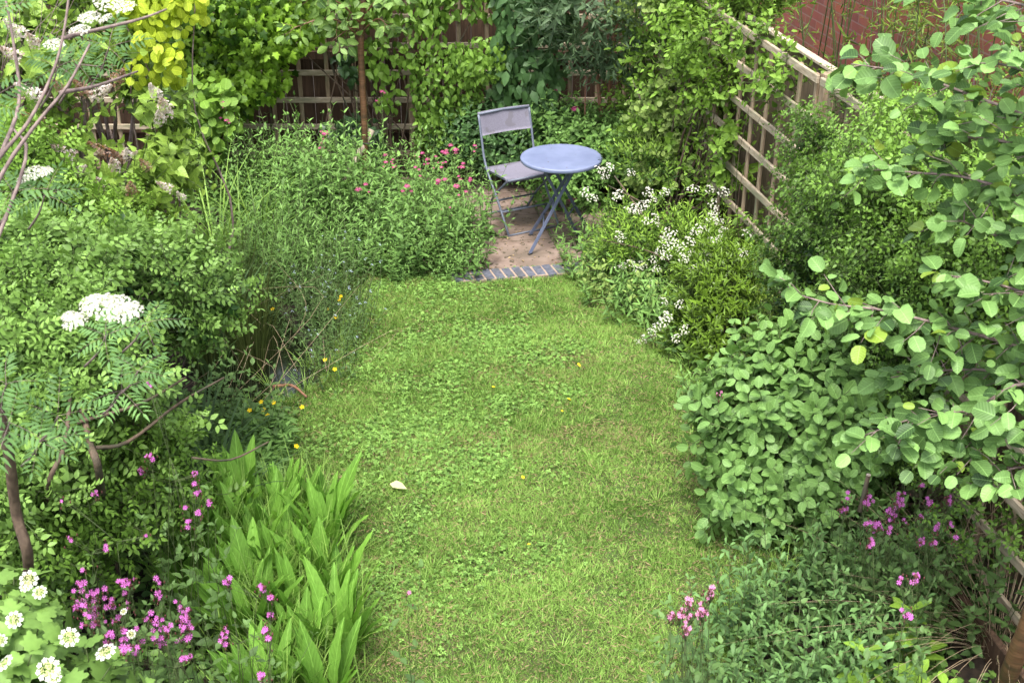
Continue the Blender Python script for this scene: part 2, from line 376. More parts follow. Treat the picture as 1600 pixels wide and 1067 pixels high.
def frames(d, spin=None, up=None):                        # matrices whose z column is d
    d = nrm(d); n = len(d)
    r = rng.normal(size=(n, 3)) if up is None else np.broadcast_to(np.asarray(up, float), (n, 3))
    x = nrm(np.cross(r, d)); y = np.cross(d, x)
    return np.stack([x, y, d], 2)
def leafR(tip, normal):                                   # y = tip direction, z = face normal
    y = nrm(tip); z = normal-y*(np.sum(normal*y, -1, keepdims=True)); z = nrm(z); x = np.cross(y, z)
    return np.stack([x, y, z], 2)
def stemtube(Lg, r=.0015, bend=0., col=1):
    z = np.linspace(0, Lg, 4); P = np.stack([bend*(z/Lg)**2*Lg, 0*z, z], 1)
    return setmi(tube(P, r, r*.5, 3), col)
def sprig(lt, n, Lg, ll, mode='alt', a0=80, a1=35, z0=.1, taper=.55, r=.0015, bend=.15, jit=.18, tipt=.45, whorl=0):
    z = np.linspace(z0, 1, n) if mode != 'opp' else np.repeat(np.linspace(z0, 1, (n+1)//2), 2)[:n]
    az = np.arange(n)*2.4 if mode == 'alt' else (np.arange(n)//2)*(pi/2)+(np.arange(n) % 2)*pi
    az = az+rng.normal(size=n)*.3; al = np.radians(a0+(a1-a0)*z)+rng.normal(size=n)*jit
    rad = np.stack([np.cos(az), np.sin(az), 0*az], 1); Z = np.array([0, 0, 1.])
    tip = np.cos(al)[:, None]*Z+np.sin(al)[:, None]*rad; nr = np.sin(al)[:, None]*Z-np.cos(al)[:, None]*rad
    nr = nr+rng.normal(size=(n, 3))*.15
    P = np.stack([bend*z**2*Lg, 0*z, z*Lg], 1)
    sz = ll*(1-taper*z**1.5)*rng.uniform(.6, 1.25, n)
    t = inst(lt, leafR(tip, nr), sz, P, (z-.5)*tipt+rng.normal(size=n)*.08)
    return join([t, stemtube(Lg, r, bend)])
def pinnate(lt, pairs, Lg, ll, droop=.25):
    y = np.linspace(.25, .95, pairs); P = []; tips = []
    for s in (-1, 1):
        for yy in y: P.append((s*.004, yy*Lg, -droop*yy*yy*Lg)); tips.append((s*.92, .42, -.15))
    P.append((0, Lg, -droop*Lg)); tips.append((0, 1, -2*droop*.5))
    P = np.array(P); tips = np.array(tips, float)+rng.normal(size=(len(P), 3))*.08
    sz = ll*np.concatenate([1-.5*abs(y-.5)**1.3, 1-.5*abs(y-.5)**1.3, [.9]])
    t = inst(lt, leafR(tips, np.tile([0, 0, 1.], (len(P), 1))), sz, P, rng.normal(size=len(P))*.05)
    zz = np.linspace(0, 1, 4); st = tube(np.stack([0*zz, zz*Lg, -droop*zz*zz*Lg], 1), .0012, .0006, 3)
    return join([t, setmi(st, 1)])

# flowers
def floret(npet, w=.5, cup=.15):
    ts = []; a = np.arange(npet)*2*pi/npet
    pet = T([(0, 0, 0), (-w*.5, .7, cup), (0, 1, cup), (w*.5, .7, cup)], [], [(0, 3, 2, 1)])
    tip = np.stack([np.cos(a), np.sin(a), 0*a], 1)
    return inst(pet, leafR(tip, np.tile([0, 0, 1.], (npet, 1))), np.ones(npet), np.zeros((npet, 3)))
F5 = floret(5, .75); F4 = floret(4, .8)
def cluster(n, rx, rz, fs, fl=F5, flat=False, t0=0., t1=1., cone=False, stem=None):
    d = nrm(rng.normal(size=(n, 3))); d[:, 2] = np.abs(d[:, 2]) if not cone else d[:, 2]
    if cone:
        h = rng.uniform(0, 1, n)**1.2; r = rx*(1-h)**.7*rng.uniform(.6, 1.05, n); a = rng.uniform(0, 2*pi, n)
        P = np.stack([np.cos(a)*r, np.sin(a)*r, h*rz], 1); D = nrm(np.stack([np.cos(a), np.sin(a), .4+0*a], 1)+rng.normal(size=(n, 3))*.3)
    else:
        rr = rng.uniform(.75, 1.0, n)[:, None]; P = d*np.array([rx, rx, rz])*rr*rng.uniform(.85, 1.1, (n, 1)); D = nrm(d+np.array([0, 0, .5])+rng.normal(size=(n, 3))*.25)
        if flat: q = rng.uniform(0, 1, n)**.5*rx; a = rng.uniform(0, 2*pi, n); P = np.stack([np.cos(a)*q, np.sin(a)*q, rz*(1-(q/rx)**2)+rng.normal(size=n)*rz*.15], 1); D = nrm(np.stack([P[:, 0]/rx*.5, P[:, 1]/rx*.5, 1+0*a], 1)+rng.normal(size=(n, 3))*.25)
    t = inst(fl, frames(D), fs*rng.uniform(.7, 1.25, n), P, rng.uniform(t0, t1, n)-.5)
    return t
# shared flower meshes
FM = {}
FM['corymb'] = [mesh('flower_head', cluster(170, .075, .025, .0075, F5, True, .5, 1), M['white_petal']) for _ in range(3)]
FM['thorn'] = [mesh('flower_cluster', cluster(24, .055, .028, .008, F5, True, .4, 1), M['white_petal']) for _ in range(3)]
FM['lilac'] = [mesh('flower_panicle', cluster(150, .04, .14, .0075, F4, False, a, b, True), M['lilac_petal']) for a, b in ((.55, 1), (.0, .35), (.2, 1))]
FM['valerian'] = [mesh('flower_head', cluster(60, .026, .02, .006, F5), M['valerian_petal']) for _ in range(3)]
FM['small_pink'] = [mesh('flower_head', cluster(22, .016, .012, .006, F5), M['valerian_petal'])]
_pn = T([(0, 0, 0), (-.22, .5, .1), (-.34, .95, .12), (0, .68, .2), (.34, .95, .12), (.22, .5, .1)], [], [(0, 3, 2, 1), (0, 5, 4, 3)])
_a5 = np.arange(5)*2*pi/5
FN5 = inst(_pn, leafR(np.stack([np.cos(_a5), np.sin(_a5), .1+0*_a5], 1), np.tile([0, 0, 1.], (5, 1))), np.ones(5), np.zeros((5, 3)), rng.normal(size=5)*.12)
def campion(c):
    t = inst(FN5, frames(np.array([[0, 0, 1.]])), [.0108], np.array([[0, 0, .011]]), rng.uniform(-.3, .3, 1))
    cal = setmi(tube([(0, 0, -.004), (0, 0, .003), (0, 0, .010)], .0045, .0035, 5), 1)
    return mesh('flower', join([t, cal]), [c, M['calyx']])
FM['campion'] = [campion(M['pink_petal']) for _ in range(2)]
FM['pale'] = [campion(M['palepink_petal']) for _ in range(2)]
def gueldrose():
    n = 9; a = np.arange(n)*2*pi/n; P = np.stack([np.cos(a)*.036, np.sin(a)*.036, 0*a], 1)
    o = inst(F5, frames(np.stack([np.cos(a)*.3, np.sin(a)*.3, 1+0*a], 1)), np.full(n, .0125), P, np.full(n, .4))
    return mesh('flower_head', join([o, setmi(cluster(70, .028, .010, .0038, F5, True), 1)]), [M['white_petal'], M['cream_petal']])
FM['guelder'] = [gueldrose() for _ in range(2)]
FM['buttercup'] = [mesh('flower', inst(F5, frames(np.array([[0, 0, 1.]])), [.012], np.zeros((1, 3))), M['yellow_petal'])]
FM['forget'] = [mesh('flower_cluster', cluster(9, .02, .015, .0045, F5), M['blue_petal'])]
def addflower(kind, p, parent, d=(0, 0, 1), s=1.0, nm=None):
    me = FM[kind][rng.integers(len(FM[kind]))]
    o = bpy.data.objects.new(nm or me.name.split('.')[0], me); COL.objects.link(o); o.parent = parent
    o.location = tuple(np.asarray(p)-np.array(parent.location)); v = Vector(tuple(d)).normalized()
    o.rotation_euler = v.to_track_quat('Z', 'Y').to_euler(); o.scale = (s,)*3
    return o

# ------------------------------------------------------------------ foliage growers
def blobs_px(bl):                                         # (px, py, Y, rx, ry, rz) -> world ellipsoids
    return [np.concatenate([PY(b[0], b[1], b[2]), b[3:6]]) for b in bl]
def shell(B, n, gap=-.6, depth=.22, lump=.2, nf=None, cull=-.35, low=-.75):
    B = np.array(B); nz = Noise(7); gz = Noise(nf or 6); A = (B[:, 3]*B[:, 5]+B[:, 3]*B[:, 4]); A = A/A.sum()
    k = rng.choice(len(B), n*3, p=A); d = nrm(rng.normal(size=(n*3, 3))); b = B[k]
    rf = (1+lump*nz(b[:, :3]+d*b[:, 3:]))*(1-np.abs(rng.normal(size=n*3))*depth)
    P = b[:, :3]+d*b[:, 3:]*rf[:, None]; out = nrm(d/b[:, 3:])
    keep = (d[:, 2] > low) & (P[:, 2] > .02)
    keep &= np.sum(out*nrm(CAM-P), 1) > cull
    keep &= gz(P) > gap+rng.normal(size=n*3)*.15
    for i, c in enumerate(B):
        keep &= (k == i) | (np.sum(((P-c[:3])/c[3:])**2, 1) > .62)
    return P[keep][:n], out[keep][:n]
def spr_foliage(P, out, sprigs, up=.6, jit=.45, smin=.75, smax=1.25, tt=.15, nzf=3.5, hz=0.):
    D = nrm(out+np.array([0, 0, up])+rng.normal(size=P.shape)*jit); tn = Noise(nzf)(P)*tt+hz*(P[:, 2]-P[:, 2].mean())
    k = rng.integers(len(sprigs), size=len(P)); ts = []
    for i, s in enumerate(sprigs):
        m = k == i
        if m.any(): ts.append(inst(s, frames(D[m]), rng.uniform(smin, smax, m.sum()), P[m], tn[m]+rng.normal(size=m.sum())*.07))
    return join(ts)
def limbs(base, B, r=.018, n=3, sides=6):
    ts = []; base = np.asarray(base, float)
    for b in B:
        for _ in range(n):
            e = b[:3]+nrm(rng.normal(size=3)+np.array([0, 0, .5]))*b[3:]*.75
            mid = base*.5+e*.5+rng.normal(size=3)*.07; mid[2] += .05
            q = base*.2+e*.8+rng.normal(size=3)*.03
            s = base+rng.normal(size=3)*np.array([.05, .05, 0])
            ts.append(tube(smoothpath([s, s*.7+mid*.3+rng.normal(size=3)*.02, mid, q, e]), r*rng.uniform(.6, 1), r*.2, sides))
    return join(ts)
def shrub(name, label, cat, base, B, sprigs, n, mat, group=None, bark='bark', r=.016, nl=3, gap=-.6, up=.6, jit=.45, flowers=None, limbset=None, **kw):
    base = np.asarray(base, float); rt = root(name, label, cat, base, group)
    sk = {k: kw.pop(k) for k in ('depth', 'lump', 'nf', 'cull', 'low') if k in kw}
    P, out = shell(B, n, gap, **sk)
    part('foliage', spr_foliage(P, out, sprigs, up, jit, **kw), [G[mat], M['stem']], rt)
    part('branches', limbset if limbset is not None else limbs(base, B, r, nl), M[bark], rt)
    if flowers:
        for (kind, pts, s) in flowers:
            for p in pts: addflower(kind, lift(p, .5), rt, (rng.normal()*.25, -.45+rng.normal()*.2, 1), s*rng.uniform(.8, 1.2))
    return rt
def wallpatch(rects, Y, n, thick, gap=-.5, yaw=None):
    """points in a slab in front of a wall; rects in pixels, Y of the wall; yaw: (P0, dir) plan line instead of constant Y"""
    Ps = []; A = np.array([abs((a[2]-a[0])*(a[3]-a[1])) for a in rects], float); A /= A.sum(); g = Noise(5); e = Noise(9)
    for rct, w in zip(rects, A):
        m = int(n*w*1.6); u, v = rng.uniform(-1, 1, (2, m)); a, b = PY(rct[0], rct[3], Y), PY(rct[2], rct[1], Y)
        P = np.stack([a[0]+(b[0]-a[0])*(u+1)/2, np.full(m, Y), a[2]+(b[2]-a[2])*(v+1)/2], 1)
        bul = (1-np.maximum(abs(u), abs(v))**3); P[:, 1] -= thick*rng.uniform(0, 1, m)**.6*(.35+.65*bul)*(1+.6*g(P))
        k = (abs(u)**4+abs(v)**4+.55*e(P) < .95) & (g(P+7) > gap) & (P[:, 2] > 0)
        Ps.append(P[k][:int(n*w)])
    return np.concatenate(Ps)
def hangleaves(P, lt, size, out=(0, -1, 0), upn=.55, down=1., jit=.4, tt=.3, svar=.3):
    n = len(P); nr = nrm(np.array(out)+np.array([0, 0, upn])+rng.normal(size=(n, 3))*jit)
    tip = nrm(np.array([0, 0, -down])+rng.normal(size=(n, 3))*.55)
    return inst(lt, leafR(tip, nr), size*rng.uniform(1-svar, 1+svar, n), P, Noise(4)(P)*tt*.6+rng.normal(size=n)*tt*.5)
def climber(name, label, cat, rects, Y, n, thick, lt, size, mat, bark='bark', gap=-.5, stems=3, **kw):
    base = PY(sum(r[0]+r[2] for r in rects)/2/len(rects), 300, Y); base[2] = 0; base[1] = Y-.06
    rt = root(name, label, cat, base); P = wallpatch(rects, Y, n, thick, gap)
    part('foliage', hangleaves(P, lt, size, **kw), G[mat], rt)
    ts = []
    for r in rects:
        for _ in range(stems):
            e = P[rng.integers(len(P))].copy(); e[1] = Y-.05; m1 = base*.6+e*.4+rng.normal(size=3)*.1; m1[1] = Y-.04; m2 = base*.25+e*.75+rng.normal(size=3)*.08; m2[1] = Y-.05
            ts.append(tube(smoothpath([base+rng.normal(size=3)*[.05, .0, 0], m1, m2, e]), .010, .003, 5))
    part('stems', join(ts), M[bark], rt)
    return rt
def along(path, step):
    P = smoothpath(path, 8); s = np.r_[0, np.cumsum(np.linalg.norm(np.diff(P, axis=0), axis=1))]
    u = np.arange(step, s[-1], step); Q = np.stack([np.interp(u, s, P[:, i]) for i in range(3)], 1)
    Tn = nrm(np.stack([np.interp(u, s, g) for g in np.gradient(P, axis=0).T], 1)); return Q, Tn, u/s[-1]
def leafy_branch(path, r, lt, ll, step=.06, twig=.22, tl=5, flat=.45, droop=0., upn=1., tiltn=(0, -.5, 0), bare=0.15):
    """a limb with side twigs that carry alternate leaves held fairly flat"""
    Q, Tn, u = along(path, step); ts = [setmi(tube(smoothpath(path, 6), r, r*.25, 6, .04), 1)]; LP = []; LT = []; LS = []
    up = np.array([0, 0, 1.])
    for i in range(len(Q)):
        if u[i] < bare: continue
        side = nrm(np.cross(Tn[i], up))*(1 if i % 2 else -1)
        d = nrm(Tn[i]*.6+side*rng.uniform(.3, 1.1)+up*(rng.normal()*flat-droop*.5)+rng.normal(size=3)*.15)
        Lt = twig*rng.uniform(.35, 1.15)*(1.1-.5*u[i]); e = Q[i]+d*Lt; e[2] -= droop*Lt*.4
        mid = (Q[i]+e)/2+rng.normal(size=3)*.008
        ts.append(setmi(tube([Q[i], mid, e], .0026, .0010, 4), 1))
        for j in range(tl):
            f = (j+1)/tl; p = Q[i]+(e-Q[i])*f; sd = nrm(np.cross(d, up))*(1 if j % 2 else -1)
            t = nrm(d*(.5+.9*(f > .95))+sd*(1.0 if f < .95 else .1)+rng.normal(size=3)*.28-up*droop*.5)
            LP.append(p+t*.012); LT.append(t); LS.append(ll*rng.uniform(.5, 1.18)*(1.0 if f < .95 else .85))
    LP, LT, LS = np.array(LP), np.array(LT), np.array(LS); n = len(LP)
    nr = nrm(np.array([0, 0, upn])+np.array(tiltn)+rng.normal(size=(n, 3))*.5)
    LS = LS[:, None]*np.stack([rng.uniform(.8, 1.05, n), np.ones(n), rng.uniform(.2, 2.2, n)], 1)
    lf = inst(lt, leafR(LT, nr), LS, LP, rng.normal(size=n)*.3)
    return join([lf]+ts)
def herb(ns, H, lt, ll, spread=.12, lean=.3, pairs=9, mode='opp', a0=95, a1=35, taper=.5, r=.0022, low=.05):
    """clump of leafy upright stems; returns template and stem tips"""
    ts = []; tips = []
    for i in range(ns):
        h = H*rng.uniform(.6, 1.08); s = sprig(lt, pairs*2 if mode == 'opp' else pairs, h, ll*rng.uniform(.8, 1.15), mode, a0, a1, low, taper, r, rng.uniform(0, .25), .25)
        a = rng.uniform(0, 2*pi); q = spread*rng.uniform(0, 1)**.5; p = np.array([[cos(a)*q, sin(a)*q, 0]])
        d = np.array([[cos(a)*lean*q/spread, sin(a)*lean*q/spread, 1]])+rng.normal(size=(1, 3))*.07
        R = frames(d); t = inst(s, R, [1.], p, rng.normal(size=1)*.08); ts.append(t)
        tipl = np.array([t.v[-1]]) ; tips.append(tipl[0])
    return join(ts), np.array(tips)
def tuft(n, H, w, spread=.06, lean=.5, arch=.6, seg=5, var=.35):
    """grass / sedge / iris tuft of arching blades"""
    ts = np.linspace(0, 1, seg+1); a = rng.uniform(0, 2*pi, n); q = spread*rng.uniform(0, 1, n)**.5
    h = H*rng.uniform(1-var, 1+var*.4, n); le = lean*rng.uniform(.1, 1, n); ar = arch*rng.uniform(.2, 1, n)
    x0 = np.stack([np.cos(a)*q, np.sin(a)*q, 0*a], 1); out = np.stack([np.cos(a), np.sin(a), 0*a], 1); sd = np.stack([-np.sin(a), np.cos(a), 0*a], 1)
    V = []
    for t in ts:
        c = x0+out*((le*t+ar*t*t)*h)[:, None]; c[:, 2] = h*(t-.45*ar*t**2.5); wd = w*(1-t**2.2)*.5+.0002
        V += [c-sd*wd, c+sd*wd]
    V = np.stack(V, 1); k = V.shape[1]; q_ = []
    for i in range(seg): q_ += [(2*i, 2*i+1, 2*i+3, 2*i+2)]
    q_ = (np.array(q_)[None]+(np.arange(n)*k)[:, None, None]).reshape(-1, 4)
    uv = np.tile(np.stack([np.tile([0, 1.], seg+1), np.repeat(ts, 2)], 1), (n, 1))
    return T(V.reshape(-1, 3), [], q_, uv, np.repeat(np.clip(.5+rng.normal(size=n)*.25, 0, 1), seg))

# ================================================================== THE SETTING
def sheet(name, pts, z, mat, kind='structure', sub=0):
    me = bpy.data.meshes.new(name); me.from_pydata([(p[0], p[1], z) for p in pts], [], [list(range(len(pts)))]); me.materials.append(mat)
    o = ob(name, me); o['kind'] = kind; return o
def inpoly(P, poly):
    x, y = P[:, 0], P[:, 1]; c = np.zeros(len(P), bool); n = len(poly)
    for i in range(n):
        x1, y1 = poly[i][:2]; x2, y2 = poly[(i+1) % n][:2]
        k = ((y1 > y) != (y2 > y)) & (x < (x2-x1)*(y-y1)/(y2-y1+1e-12)+x1); c ^= k
    return c
sheet('ground', [(-40, -30), (40, -30), (40, 60), (-40, 60)], 0, M['soil'])
CORN = np.array([1.05, 10.3, 0]); FD = nrm(np.array([.178, -.984, 0])); FN = np.array([-FD[1], FD[0], 0])   # FN points away from the garden
def FP(s, off=0., z=0.): return CORN+FD*s+FN*off+np.array([0, 0, z])
LAWN_PX = [(530, 418), (700, 420), (716, 447), (915, 432), (935, 470), (1010, 520), (1075, 580), (1130, 660), (1150, 740), (1200, 810), (1230, 890), (1170, 930), (1150, 1130), (520, 1130), (500, 950), (480, 800), (400, 720), (395, 650), (500, 600), (535, 520)]
LAWN = [PZ(*p) for p in LAWN_PX]
sheet('lawn', LAWN, .006, M['lawn_soil'])
# patio: slabs on mortar, brick edging
pa = math.atan2(-FD[0], -FD[1])
PU, PV = nrm(np.array([-FD[0], -FD[1], 0])), np.array([FN[0], FN[1], 0])
E0, E1 = PZ(708, 447), PZ(932, 430); EV = nrm(E1-E0); EU = np.array([-EV[1], EV[0], 0])
J = PZ(893, 430)
sheet('patio_bedding', [E0+EU*.14-EV*.1, E1+EU*.14+EV*.2, E1+EU*2.1+EV*.2, E0+EU*2.1-EV*.3], .012, M['mortar'])
sl = []
for i in range(-2, 1):
    for j in range(0, 4):
        w, h = .60, .52; sh = -.05 + .10*i*-.3
        c = J+PV*((i+.5)*w)+PU*((j+.5)*h+.16+sh); 
        sl.append(box(c+np.array([0, 0, .0]), (w-.022, h-.022, .046+.003*rng.uniform(-1, 1)), radians(10.25), bev=.006))
part_ = mesh('patio', join(sl), M['paving'], False); ob('patio', part_)['kind'] = 'structure'
et = root('brick_edging', 'row of blue-grey bricks laid side by side along the front of the patio', 'brick edging', (E0[0], E0[1], 0))
nb = int(np.linalg.norm(E1-E0)/.075); eb = []
for i in range(nb):
    c = E0+EV*(i+.5)*.075+EU*.085+np.array([0, 0, .012]); eb.append(box(c, (.062+.002*rng.normal(), .165+.006*rng.normal(), .052+.0012*rng.normal()), math.atan2(EV[1], EV[0])+.12+rng.normal()*.02, bev=.005))
part('bricks', join(eb), M['edge_brick'], et, False)
part('mortar_joints', box((E0+E1)/2+EU*.085+np.array([0, 0, .012]), (np.linalg.norm(E1-E0), .165, .042), math.atan2(EV[1], EV[0])), M['edge_mortar'], et, False)
# pond
PW = [PZ(*p) for p in [(330, 640), (300, 560), (340, 480), (420, 470), (480, 540), (490, 600), (470, 640), (400, 665)]]
sheet('pond_water', PW, .010, M['water'])

# fences
def board_fence(name, label, a, b, H, mat, wd=.125, thick=.014, z0=.0, capm=None, side=1):
    a, b = np.array(a, float), np.array(b, float); d = nrm(b-a); Lg = np.linalg.norm(b-a); nn = np.array([-d[1], d[0], 0])
    rt = root(name, label, 'fence', a); n = int(Lg/wd); rz = math.atan2(d[1], d[0])
    part('boards', join([box(a+d*((i+.5)*wd)+nn*(.006*(i % 2))+np.array([0, 0, z0+(H-z0)/2+rng.normal()*.003]), (wd-.004, thick, H-z0), rz, bev=.002) for i in range(n)]), mat, rt, False)
    for z in (.35, H*.5, H-.3):
        part('rail', bar(a+nn*side*.04+np.array([0, 0, z]), b+nn*side*.04+np.array([0, 0, z]), .035, .07), mat, rt, False)
    part('capping', bar(a+np.array([0, 0, H+.013]), b+np.array([0, 0, H+.013]), .055, .022), capm or mat, rt, False)
    return rt
board_fence('back_fence', 'brown upright board fence behind the back trellis, mostly hidden by climbers', (-4.6, 10.42, 0), (1.5, 10.42, 0), 2.0, M['fence'], side=-1)
board_fence('side_fence', 'pale weathered board fence standing behind the right-hand trellis', FP(-.2, .24), FP(7.6, .24), 1.74, M['side_board'], side=1, capm=M['pale_fence'])
board_fence('far_left_fence', 'brown board fence behind the lilac at the left edge', (-4.6, 2.2, 0), (-4.6, 10.4, 0), 1.8, M['fence'], side=1)
def trellis(name, label, A, d, n, length, H, z0=.08, post=True, up=None, cell=.235, posts=(0,)):
    """lattice panel from A along d; rails in front, battens behind"""
    rt = root(name, label, 'trellis', A); d = np.array(d); nn = np.array(n); Z = np.array([0, 0, 1.])
    k = int(round(length/cell)); rails = [z0+cell*i for i in range(int((H-z0)/cell)+1)]; rails = [H-(rails[-1]-r) for r in rails]
    part('rails', join([bar(A+Z*z+d*.02+nn*(rng.normal()*.001), A+Z*(z+rng.normal()*.003)+d*(length-.02), .019, .048) for z in rails]), M['trellis_h'], rt, False)
    part('battens', join([bar(A-nn*.0185+d*(cell*(i+.5)+rng.normal()*.003)+Z*.04, A-nn*.0185+d*(cell*(i+.5)+rng.normal()*.004)+Z*(H+.02), .036, .017, up=nn) for i in range(k)]), M['trellis'], rt, False)
    for s in posts:
        part('post', bar(A-nn*.062+d*s+Z*0, A-nn*.062+d*s+Z*(H+.03), .07, .068, up=nn), M['trellis'], rt, False)
    return rt
zb = 1.13+.235*3
for i, lab in enumerate(('square-lattice trellis panel behind the lilac at the left end of the back fence', 'square-lattice trellis panel behind the slim cherry trunk', 'square-lattice trellis panel behind the chair, running into the corner')):
    A = np.array([1.03-1.83*(3-i), 10.2, 0]); trellis('trellis', lab, A, (1, 0, 0), (0, -1, 0), 1.83, zb, posts=(1.83-.06,) if i < 2 else (.0+1.79,))
tl = ('trellis panel on the right next to the corner, behind the pale-leaved shrub', 'bare-topped weathered trellis panel in the middle of the right side', 'trellis panel smothered by the leafy rambling rose on the right', 'lower trellis panel behind the pink campion at the bottom right')
for i in range(4):
    trellis('trellis', tl[i], FP(.04+1.83*i, 0), FD, -FN, 1.83, 1.80, posts=(1.80,))
gb = root('gravel_board', 'dark wet timber board lying along the foot of the bottom right trellis', 'board', FP(4.2, -.10))
part('board', bar(FP(4.3, -.14, .07), FP(7.4, -.14, .07), .035, .14), M['fence'], gb, False)
lp = root('low_post', 'short round wooden post with a pale sawn top at the right edge', 'post', PY(1592, 858, 4.75)*[1, 1, 0])
zt = PY(1592, 858, 4.75)[2]; b0 = np.array(lp.location)
part('post_body', tube([b0, b0+[0, 0, zt*.5], b0+[0, 0, zt]], .035, .033, 10, .02), M['trellis'], lp)
part('sawn_top', tube([b0+[0, 0, zt-.001], b0+[0, 0, zt+.003]], .0335, .033, 12), M['pale_fence'], lp)

# neighbour's brick wall
def brickmat():
    m, n = newmat('red_brick'); tc = N(n, 'ShaderNodeTexCoord'); mp = N(n, 'ShaderNodeMapping'); mp.inputs['Scale'].default_value = (1, 1, 1)
    L(n, tc.outputs['UV'], mp.inputs['Vector']); b = N(n, 'ShaderNodeTexBrick')
    b.inputs['Color1'].default_value = (.17, .055, .035, 1); b.inputs['Color2'].default_value = (.26, .075, .045, 1); b.inputs['Mortar'].default_value = (.22, .12, .09, 1)
    b.inputs['Scale'].default_value = 1; b.inputs['Brick Width'].default_value = .225; b.inputs['Row Height'].default_value = .075; b.inputs['Mortar Size'].default_value = .006
    L(n, mp.outputs[0], b.inputs['Vector']); nz = N(n, 'ShaderNodeTexNoise'); nz.inputs['Scale'].default_value = 5; L(n, tc.outputs['UV'], nz.inputs['Vector'])
    c = mixc(n, .35, b.outputs[0], nz.outputs['Color'], 'OVERLAY'); p = N(n, 'ShaderNodeBsdfPrincipled'); p.inputs['Roughness'].default_value = .9; L(n, c, p.inputs['Base Color'])
    bp = N(n, 'ShaderNodeBump'); bp.inputs['Strength'].default_value = .6; bp.inputs['Distance'].default_value = .01; bp.invert = True
    L(n, b.outputs['Fac'], bp.inputs['Height']); L(n, bp.outputs[0], p.inputs['Normal']); o = N(n, 'ShaderNodeOutputMaterial'); L(n, p.outputs[0], o.inputs[0]); return m
WO = 1.55
wa = root('brick_wall', 'red brick house wall beyond the fence at the top right', 'wall', FP(-6, WO+.12))
w = box((0, 0, 0), (16, .24, 5.0)); R_ = np.array([[FD[0], FN[0], 0], [FD[1], FN[1], 0], [0, 0, 1]]); w.v = w.v @ R_.T+FP(0, WO+.12, 2.2); w.uv = np.stack([(w.v-CORN) @ FD, w.v[:, 2]], 1)
part('brickwork', w, brickmat(), wa, False)

# ================================================================== TABLE AND CHAIR
TC = PZ(877, 245, .71); TZ = .71
tb = root('bistro_table', 'small round blue metal folding bistro table on the patio', 'table', (TC[0], TC[1], .02))
def disc(R, rings, n=56):                                 # lathe of (r, z)
    V = []; q = []
    for r, z in rings:
        a = np.arange(n)*2*pi/n; V.append(np.stack([TC[0]+np.cos(a)*r, TC[1]+np.sin(a)*r, 0*a+z], 1))
    for i in range(len(rings)-1):
        for j in range(n): k = (j+1) % n; q.append([i*n+j, i*n+k, (i+1)*n+k, (i+1)*n+j])
    return T(np.concatenate(V), [], q)
part('tabletop', disc(.3, [(.001, TZ-.001), (.15, TZ-.001), (.27, TZ), (.293, TZ+.001), (.299, TZ-.001), (.302, TZ-.006), (.302, TZ-.024), (.299, TZ-.028), (.296, TZ-.024), (.294, TZ-.006), (.15, TZ-.006), (.001, TZ-.006)]), M['metal'], tb)
fA, fC, fB, fD = PZ(828, 396, .03), PZ(903, 367, .03), PZ(829, 366, .03), PZ(914, 350, .03)
def flat(a, b, w=.020, h=.008, up=(0, 0, 1)): return bar(a, b, w, h, up)
tops = [TC+np.array([.13, .02, 0]), TC+np.array([-.15, -.06, 0]), TC+np.array([.14, .12, 0]), TC+np.array([-.10, .10, 0])]
for p in tops: p[2] = TZ-.035
legs = [(tops[0], fA), (tops[1], fC), (tops[2], fB), (tops[3], fD)]
for a, b in legs:
    part('leg', flat(a, b, .010, .024, up=nrm(np.cross(b-a, [0, 1, .2]))), M['leg_metal'], tb, False)
    f = tube([b+np.array([-.012, -.01, -.008]), b+np.array([.012, .01, -.004])], .011, .011, 8); part('foot_cap', f, M['strap'], tb)
part('top_rail', join([flat(tops[0], tops[2], .018, .012), flat(tops[1], tops[3], .018, .012), flat(TC+[-.2, .03, TZ*0-.026], TC+[.2, .03, -.026], .02, .014)]), M['leg_metal'], tb, False)
m1 = (fA*.30+tops[0]*.70); m2 = fB*.30+tops[2]*.70; n1 = fA*.72+tops[0]*.28; n2 = fB*.72+tops[2]*.28; o1 = fC*.72+tops[1]*.28; o2 = fD*.72+tops[3]*.28
part('cross_bar', tube([n1, n2], .006, .006, 8), M['leg_metal'], tb); part('cross_bar', tube([o1, o2], .006, .006, 8), M['leg_metal'], tb)
def cen(a, b, c, d): return (a*.48+b*.52)
part('pivot_rod', tube([cen(tops[0], fA, 0, 0), cen(tops[2], fB, 0, 0)], .007, .007, 8), M['leg_metal'], tb)

# folding chair: frame built in its own space, x across the seat, -y to the front
CB = PZ(812, 346, .02)
ch = root('folding_chair', 'folding metal chair with grey-mauve sling seat and back, behind the round table', 'chair', (CB[0], CB[1], .02))
cy = radians(28)
CRm = np.array([[cos(cy), -sin(cy), 0], [sin(cy), cos(cy), 0], [0, 0, 1]])
def CP(P): return np.asarray(P, float) @ CRm.T+np.array(ch.location)
hw = .222; SH = .43
back_t = (0, .26, .82); 
def side(pts): return [smoothpath(CP([(s*hw, p[0], p[1]) for p in pts]), 4) for s in (-1, 1)]
for s in side([(-.24, .0), (-.05, .235), (.15, .46), (.215, .66), (.262, .83)]): part('back_leg_tube', tube(s, .0095, .0095, 8), M['chair_metal'], ch)
for s in (-1, 1):
    P = smoothpath(CP([(s*(hw-.022), .25, .0), (s*(hw-.022), .08, .20), (s*(hw-.022), -.17, SH-.005)]), 4); part('front_leg_tube', tube(P, .009, .009, 8), M['chair_metal'], ch)
    part('seat_rail', tube(CP([(s*(hw-.008), -.20, SH+.012), (s*(hw-.008), .16, SH-.012)]), .009, .009, 8), M['chair_metal'], ch)
